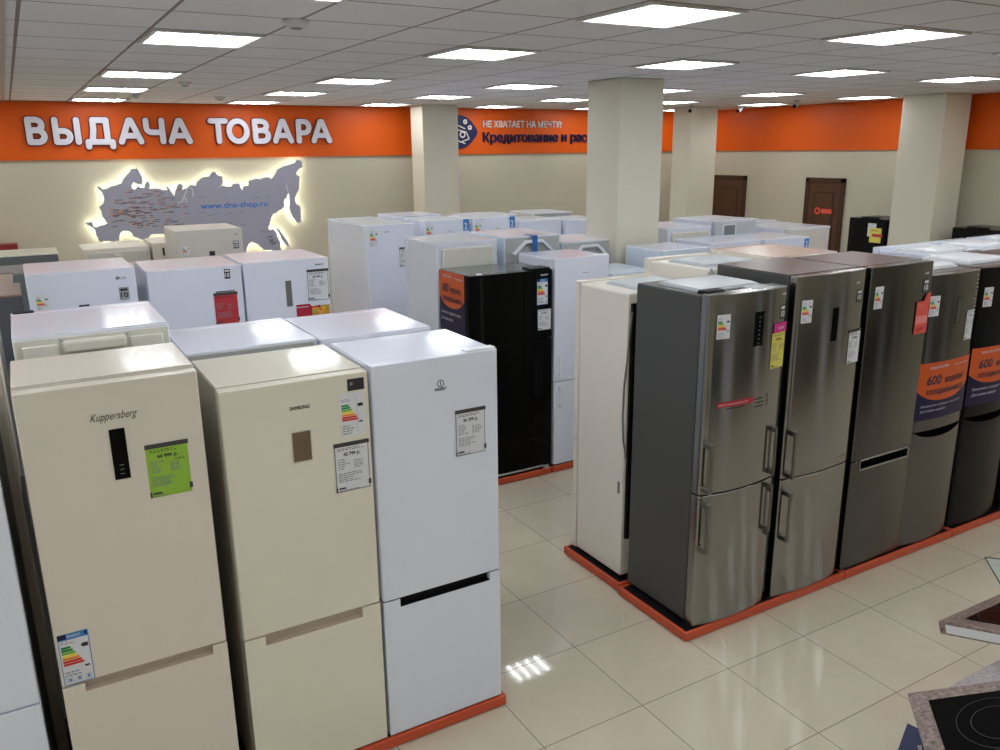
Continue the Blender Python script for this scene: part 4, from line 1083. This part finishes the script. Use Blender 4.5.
for a, b in (((6.05, 3.06), (6.22, 3.02)), ((6.22, 3.02), (6.27, 2.92)), ((6.27, 2.92), (6.10, 2.87)), ((6.08, 3.12), (6.20, 3.07)), ((6.06, 2.90), (6.20, 2.85))):
    dx, dz = b[0]-a[0], b[1]-a[1]; L = math.hypot(dx, dz); nx, nz = -dz/L*.008, dx/L*.008
    m.add([(a[0]+nx, -.0215, a[1]+nz), (a[0]-nx, -.0215, a[1]-nz), (b[0]-nx, -.0215, b[1]-nz), (b[0]+nx, -.0215, b[1]+nz)], [(0, 1, 2, 3)], 'signwhite')
m.build('emblem_print', e, smooth=False, fix=False)

# ---- backlit map panel
mp_ = empty('map_sign', (2.1, Y1, 0), 0, 'grey backlit country map panel with blue web address on the wall', 'illuminated map')
def loc(P): return [(x-2.1, z) for x, z in P]
def area(P): return sum(P[i-1][0]*P[i][1]-P[i][0]*P[i-1][1] for i in range(len(P)))
def rough_coast(P):
    out = []
    for i in range(len(P)):
        a, b = P[i], P[(i+1) % len(P)]; L = math.hypot(b[0]-a[0], b[1]-a[1]); n = max(1, int(L/.022)); out.append(a)
        for k in range(1, n):
            j = random.uniform(-.009, .009); t = k/n
            out.append((a[0]+(b[0]-a[0])*t-(b[1]-a[1])/L*j, a[1]+(b[1]-a[1])*t+(b[0]-a[0])/L*j))
    return out
def panel(P, nm):
    P = loc(rough_coast(P))
    if area(P) < 0: P = P[::-1]
    m = MB(); m.prism(P, -.095, -.07, 'map', axis='y'); o = m.build(nm, mp_, smooth=False)
    # led ribbon: the outline moved 12 mm inwards, facing outwards behind the panel
    n = len(P); Q = []
    for i in range(n):
        a, b, c = P[i-1], P[i], P[(i+1) % n]
        t = (c[0]-a[0], c[1]-a[1]); L = math.hypot(*t) or 1
        Q.append((b[0]-t[1]/L*.012, b[1]+t[0]/L*.012))
    m = MB(); vs = [(q[0], y, q[1]) for q in Q for y in (-.068, -.035)]
    m.add(vs, [(2*i, 2*i+1, (2*i+3) % (2*n), (2*i+2) % (2*n)) for i in range(n)], 'led'); m.build('led_strip', o, smooth=False, fix=False)
    return o
land = panel(MAP, 'map_panel'); panel(ISL, 'island_panel')
D = Decal(lambda u, v, l: (u-2.1, -.095-l, v), .001)
D.text('www.dns-shop.ru', 2.163, 2.035, .105, 'mapblue', width=.892, offset=.012); D.build('web_address', land)
D = Decal(lambda u, v, l: (u-2.1, -.095-l, v), .001)
for k in range(150):
    x = random.gauss(1.3, .28); z = random.gauss(1.98, .17)
    if not (1.02 < x < 1.95 and 1.82 < z < 2.3): continue
    D.rect(x, z, x+.014, z+.014, 'eo', up=0); D.rect(x+.018, z, x+.018+random.uniform(.04, .1), z+.010, 'cable', up=0)
for k in range(26):
    x = random.uniform(2.0, 3.1); z = random.uniform(1.66, 2.2)
    if 2.0 < z < 2.15 and x > 2.1: continue
    D.rect(x, z, x+random.uniform(.03, .08), z+.008, 'grey_ink', up=0)
for k in range(14):
    x = random.uniform(3.0, 3.1); z = random.uniform(1.5, 1.62); D.rect(x, z, x+.06, z+.009, 'cable', up=0)
D.build('town_markers', land)
D = Decal(lambda u, v, l: (u-2.1, -.095-l, v), .0012)
for st in ([(2.02, 2.31), (1.99, 2.24), (1.95, 2.17), (1.93, 2.13), (1.87, 2.12)], [(1.96, 2.17), (1.98, 2.19), (2.0, 2.13)], [(2.05, 2.33), (2.09, 2.28), (2.08, 2.2)], [(2.49, 2.38), (2.46, 2.33), (2.43, 2.30)], [(3.36, 2.22), (3.34, 2.27), (3.345, 2.33)]):
    for a, b in zip(st[:-1], st[1:]):
        dx, dz = b[0]-a[0], b[1]-a[1]; L = math.hypot(dx, dz); nx, nz = -dz/L*.008, dx/L*.008
        D.poly([(a[0]+nx, a[1]+nz), (a[0]-nx, a[1]-nz), (b[0]-nx, b[1]-nz), (b[0]+nx, b[1]+nz)], 'mapwhite', up=0)
D.build('river_print', land)

# cookers facing the right island from across the aisle, outside the picture but mirrored in the steel doors
kinds = [('black', 'blacksteel'), ('white_side', 'white'), ('grey_side', 'darksteel'), ('black', 'blackgloss'), ('black', 'blacksteel'), ('white_side', 'white'), ('black', 'blackgloss'), ('grey_side', 'darksteel'), ('white_side', 'white'), ('black', 'blacksteel')]
for i, (bd, dr) in enumerate(kinds):
    f = Fridge('cooker outside the picture, mirrored in the steel fridge doors', 4.4+i*.62, -.95, .58, .6, .85, face=1, body=bd, door=dr, top='blackgloss', single=True, name='cooker', cat='cooker', group='cookers across the aisle from the steel fridges')
    h = MB(); h.tube([(-.22, -.045, .68), (.22, -.045, .68)], .01, 'chrome', 8); h.box(-.22, -.2, -.045, .0, .67, .69, 'chrome'); h.box(.2, .22, -.045, .0, .67, .69, 'chrome'); h.build('door_handle', f.up)
for i in range(3): plinth(4.35+i*2.1, 4.35+i*2.1+2.08, -.98, -.32, 'orange plinth under the cookers outside the picture').__setitem__('group', 'plinths under the cookers')

# red box on the wall at the far left
r = empty('locker', (-.28, Y1-.02, 0), 0, 'dark red cabinet against the wall at the far left, beyond the cream top', 'cabinet')
m = MB(); m.box(-.3, .26, -.2, 0, 0, 1.72, 'redbox'); m.build('casing', r, bevel=.006)
m = MB(); m.box(-.27, .23, -.212, -.198, .1, 1.68, 'redbox'); dd = m.build('box_door', r, bevel=.004)
m = MB(); m.box(.18, .2, -.23, -.21, 1.35, 1.45, 'chrome'); m.build('latch', dd, bevel=.003)

# ------------------------------------------------------------------ camera, world, view
cam = bpy.data.cameras.new('camera'); co = bpy.data.objects.new('camera', cam); COL.objects.link(co)
yaw, pitch, roll = 5.237e-01, 2.671e-01, -1.13e-02
ca, sa, cb, sb, cc_, sc_ = math.cos(yaw), math.sin(yaw), math.cos(pitch), math.sin(pitch), math.cos(roll), math.sin(roll)
fwd = Vector((sa*cb, ca*cb, -sb)); right = Vector((ca, -sa, 0)); up = right.cross(fwd)
r2 = right*cc_+up*sc_; u2 = -right*sc_+up*cc_
mt = Matrix((r2, u2, -fwd)).transposed().to_4x4(); mt.translation = Vector((0, 0, 2.753))
co.matrix_world = mt
cam.sensor_width = 36; cam.lens = 823.17/1000*36; cam.clip_start = .05; cam.clip_end = 100
S.camera = co
w = bpy.data.worlds.new('world'); S.world = w; w.use_nodes = True
w.node_tree.nodes['Background'].inputs[0].default_value = (.8, .85, 1, 1); w.node_tree.nodes['Background'].inputs[1].default_value = .15
S.view_settings.view_transform = 'Standard'; S.view_settings.look = 'None'; S.view_settings.gamma = 1
S.view_settings.use_curve_mapping = False
S.view_settings.exposure = -0.08
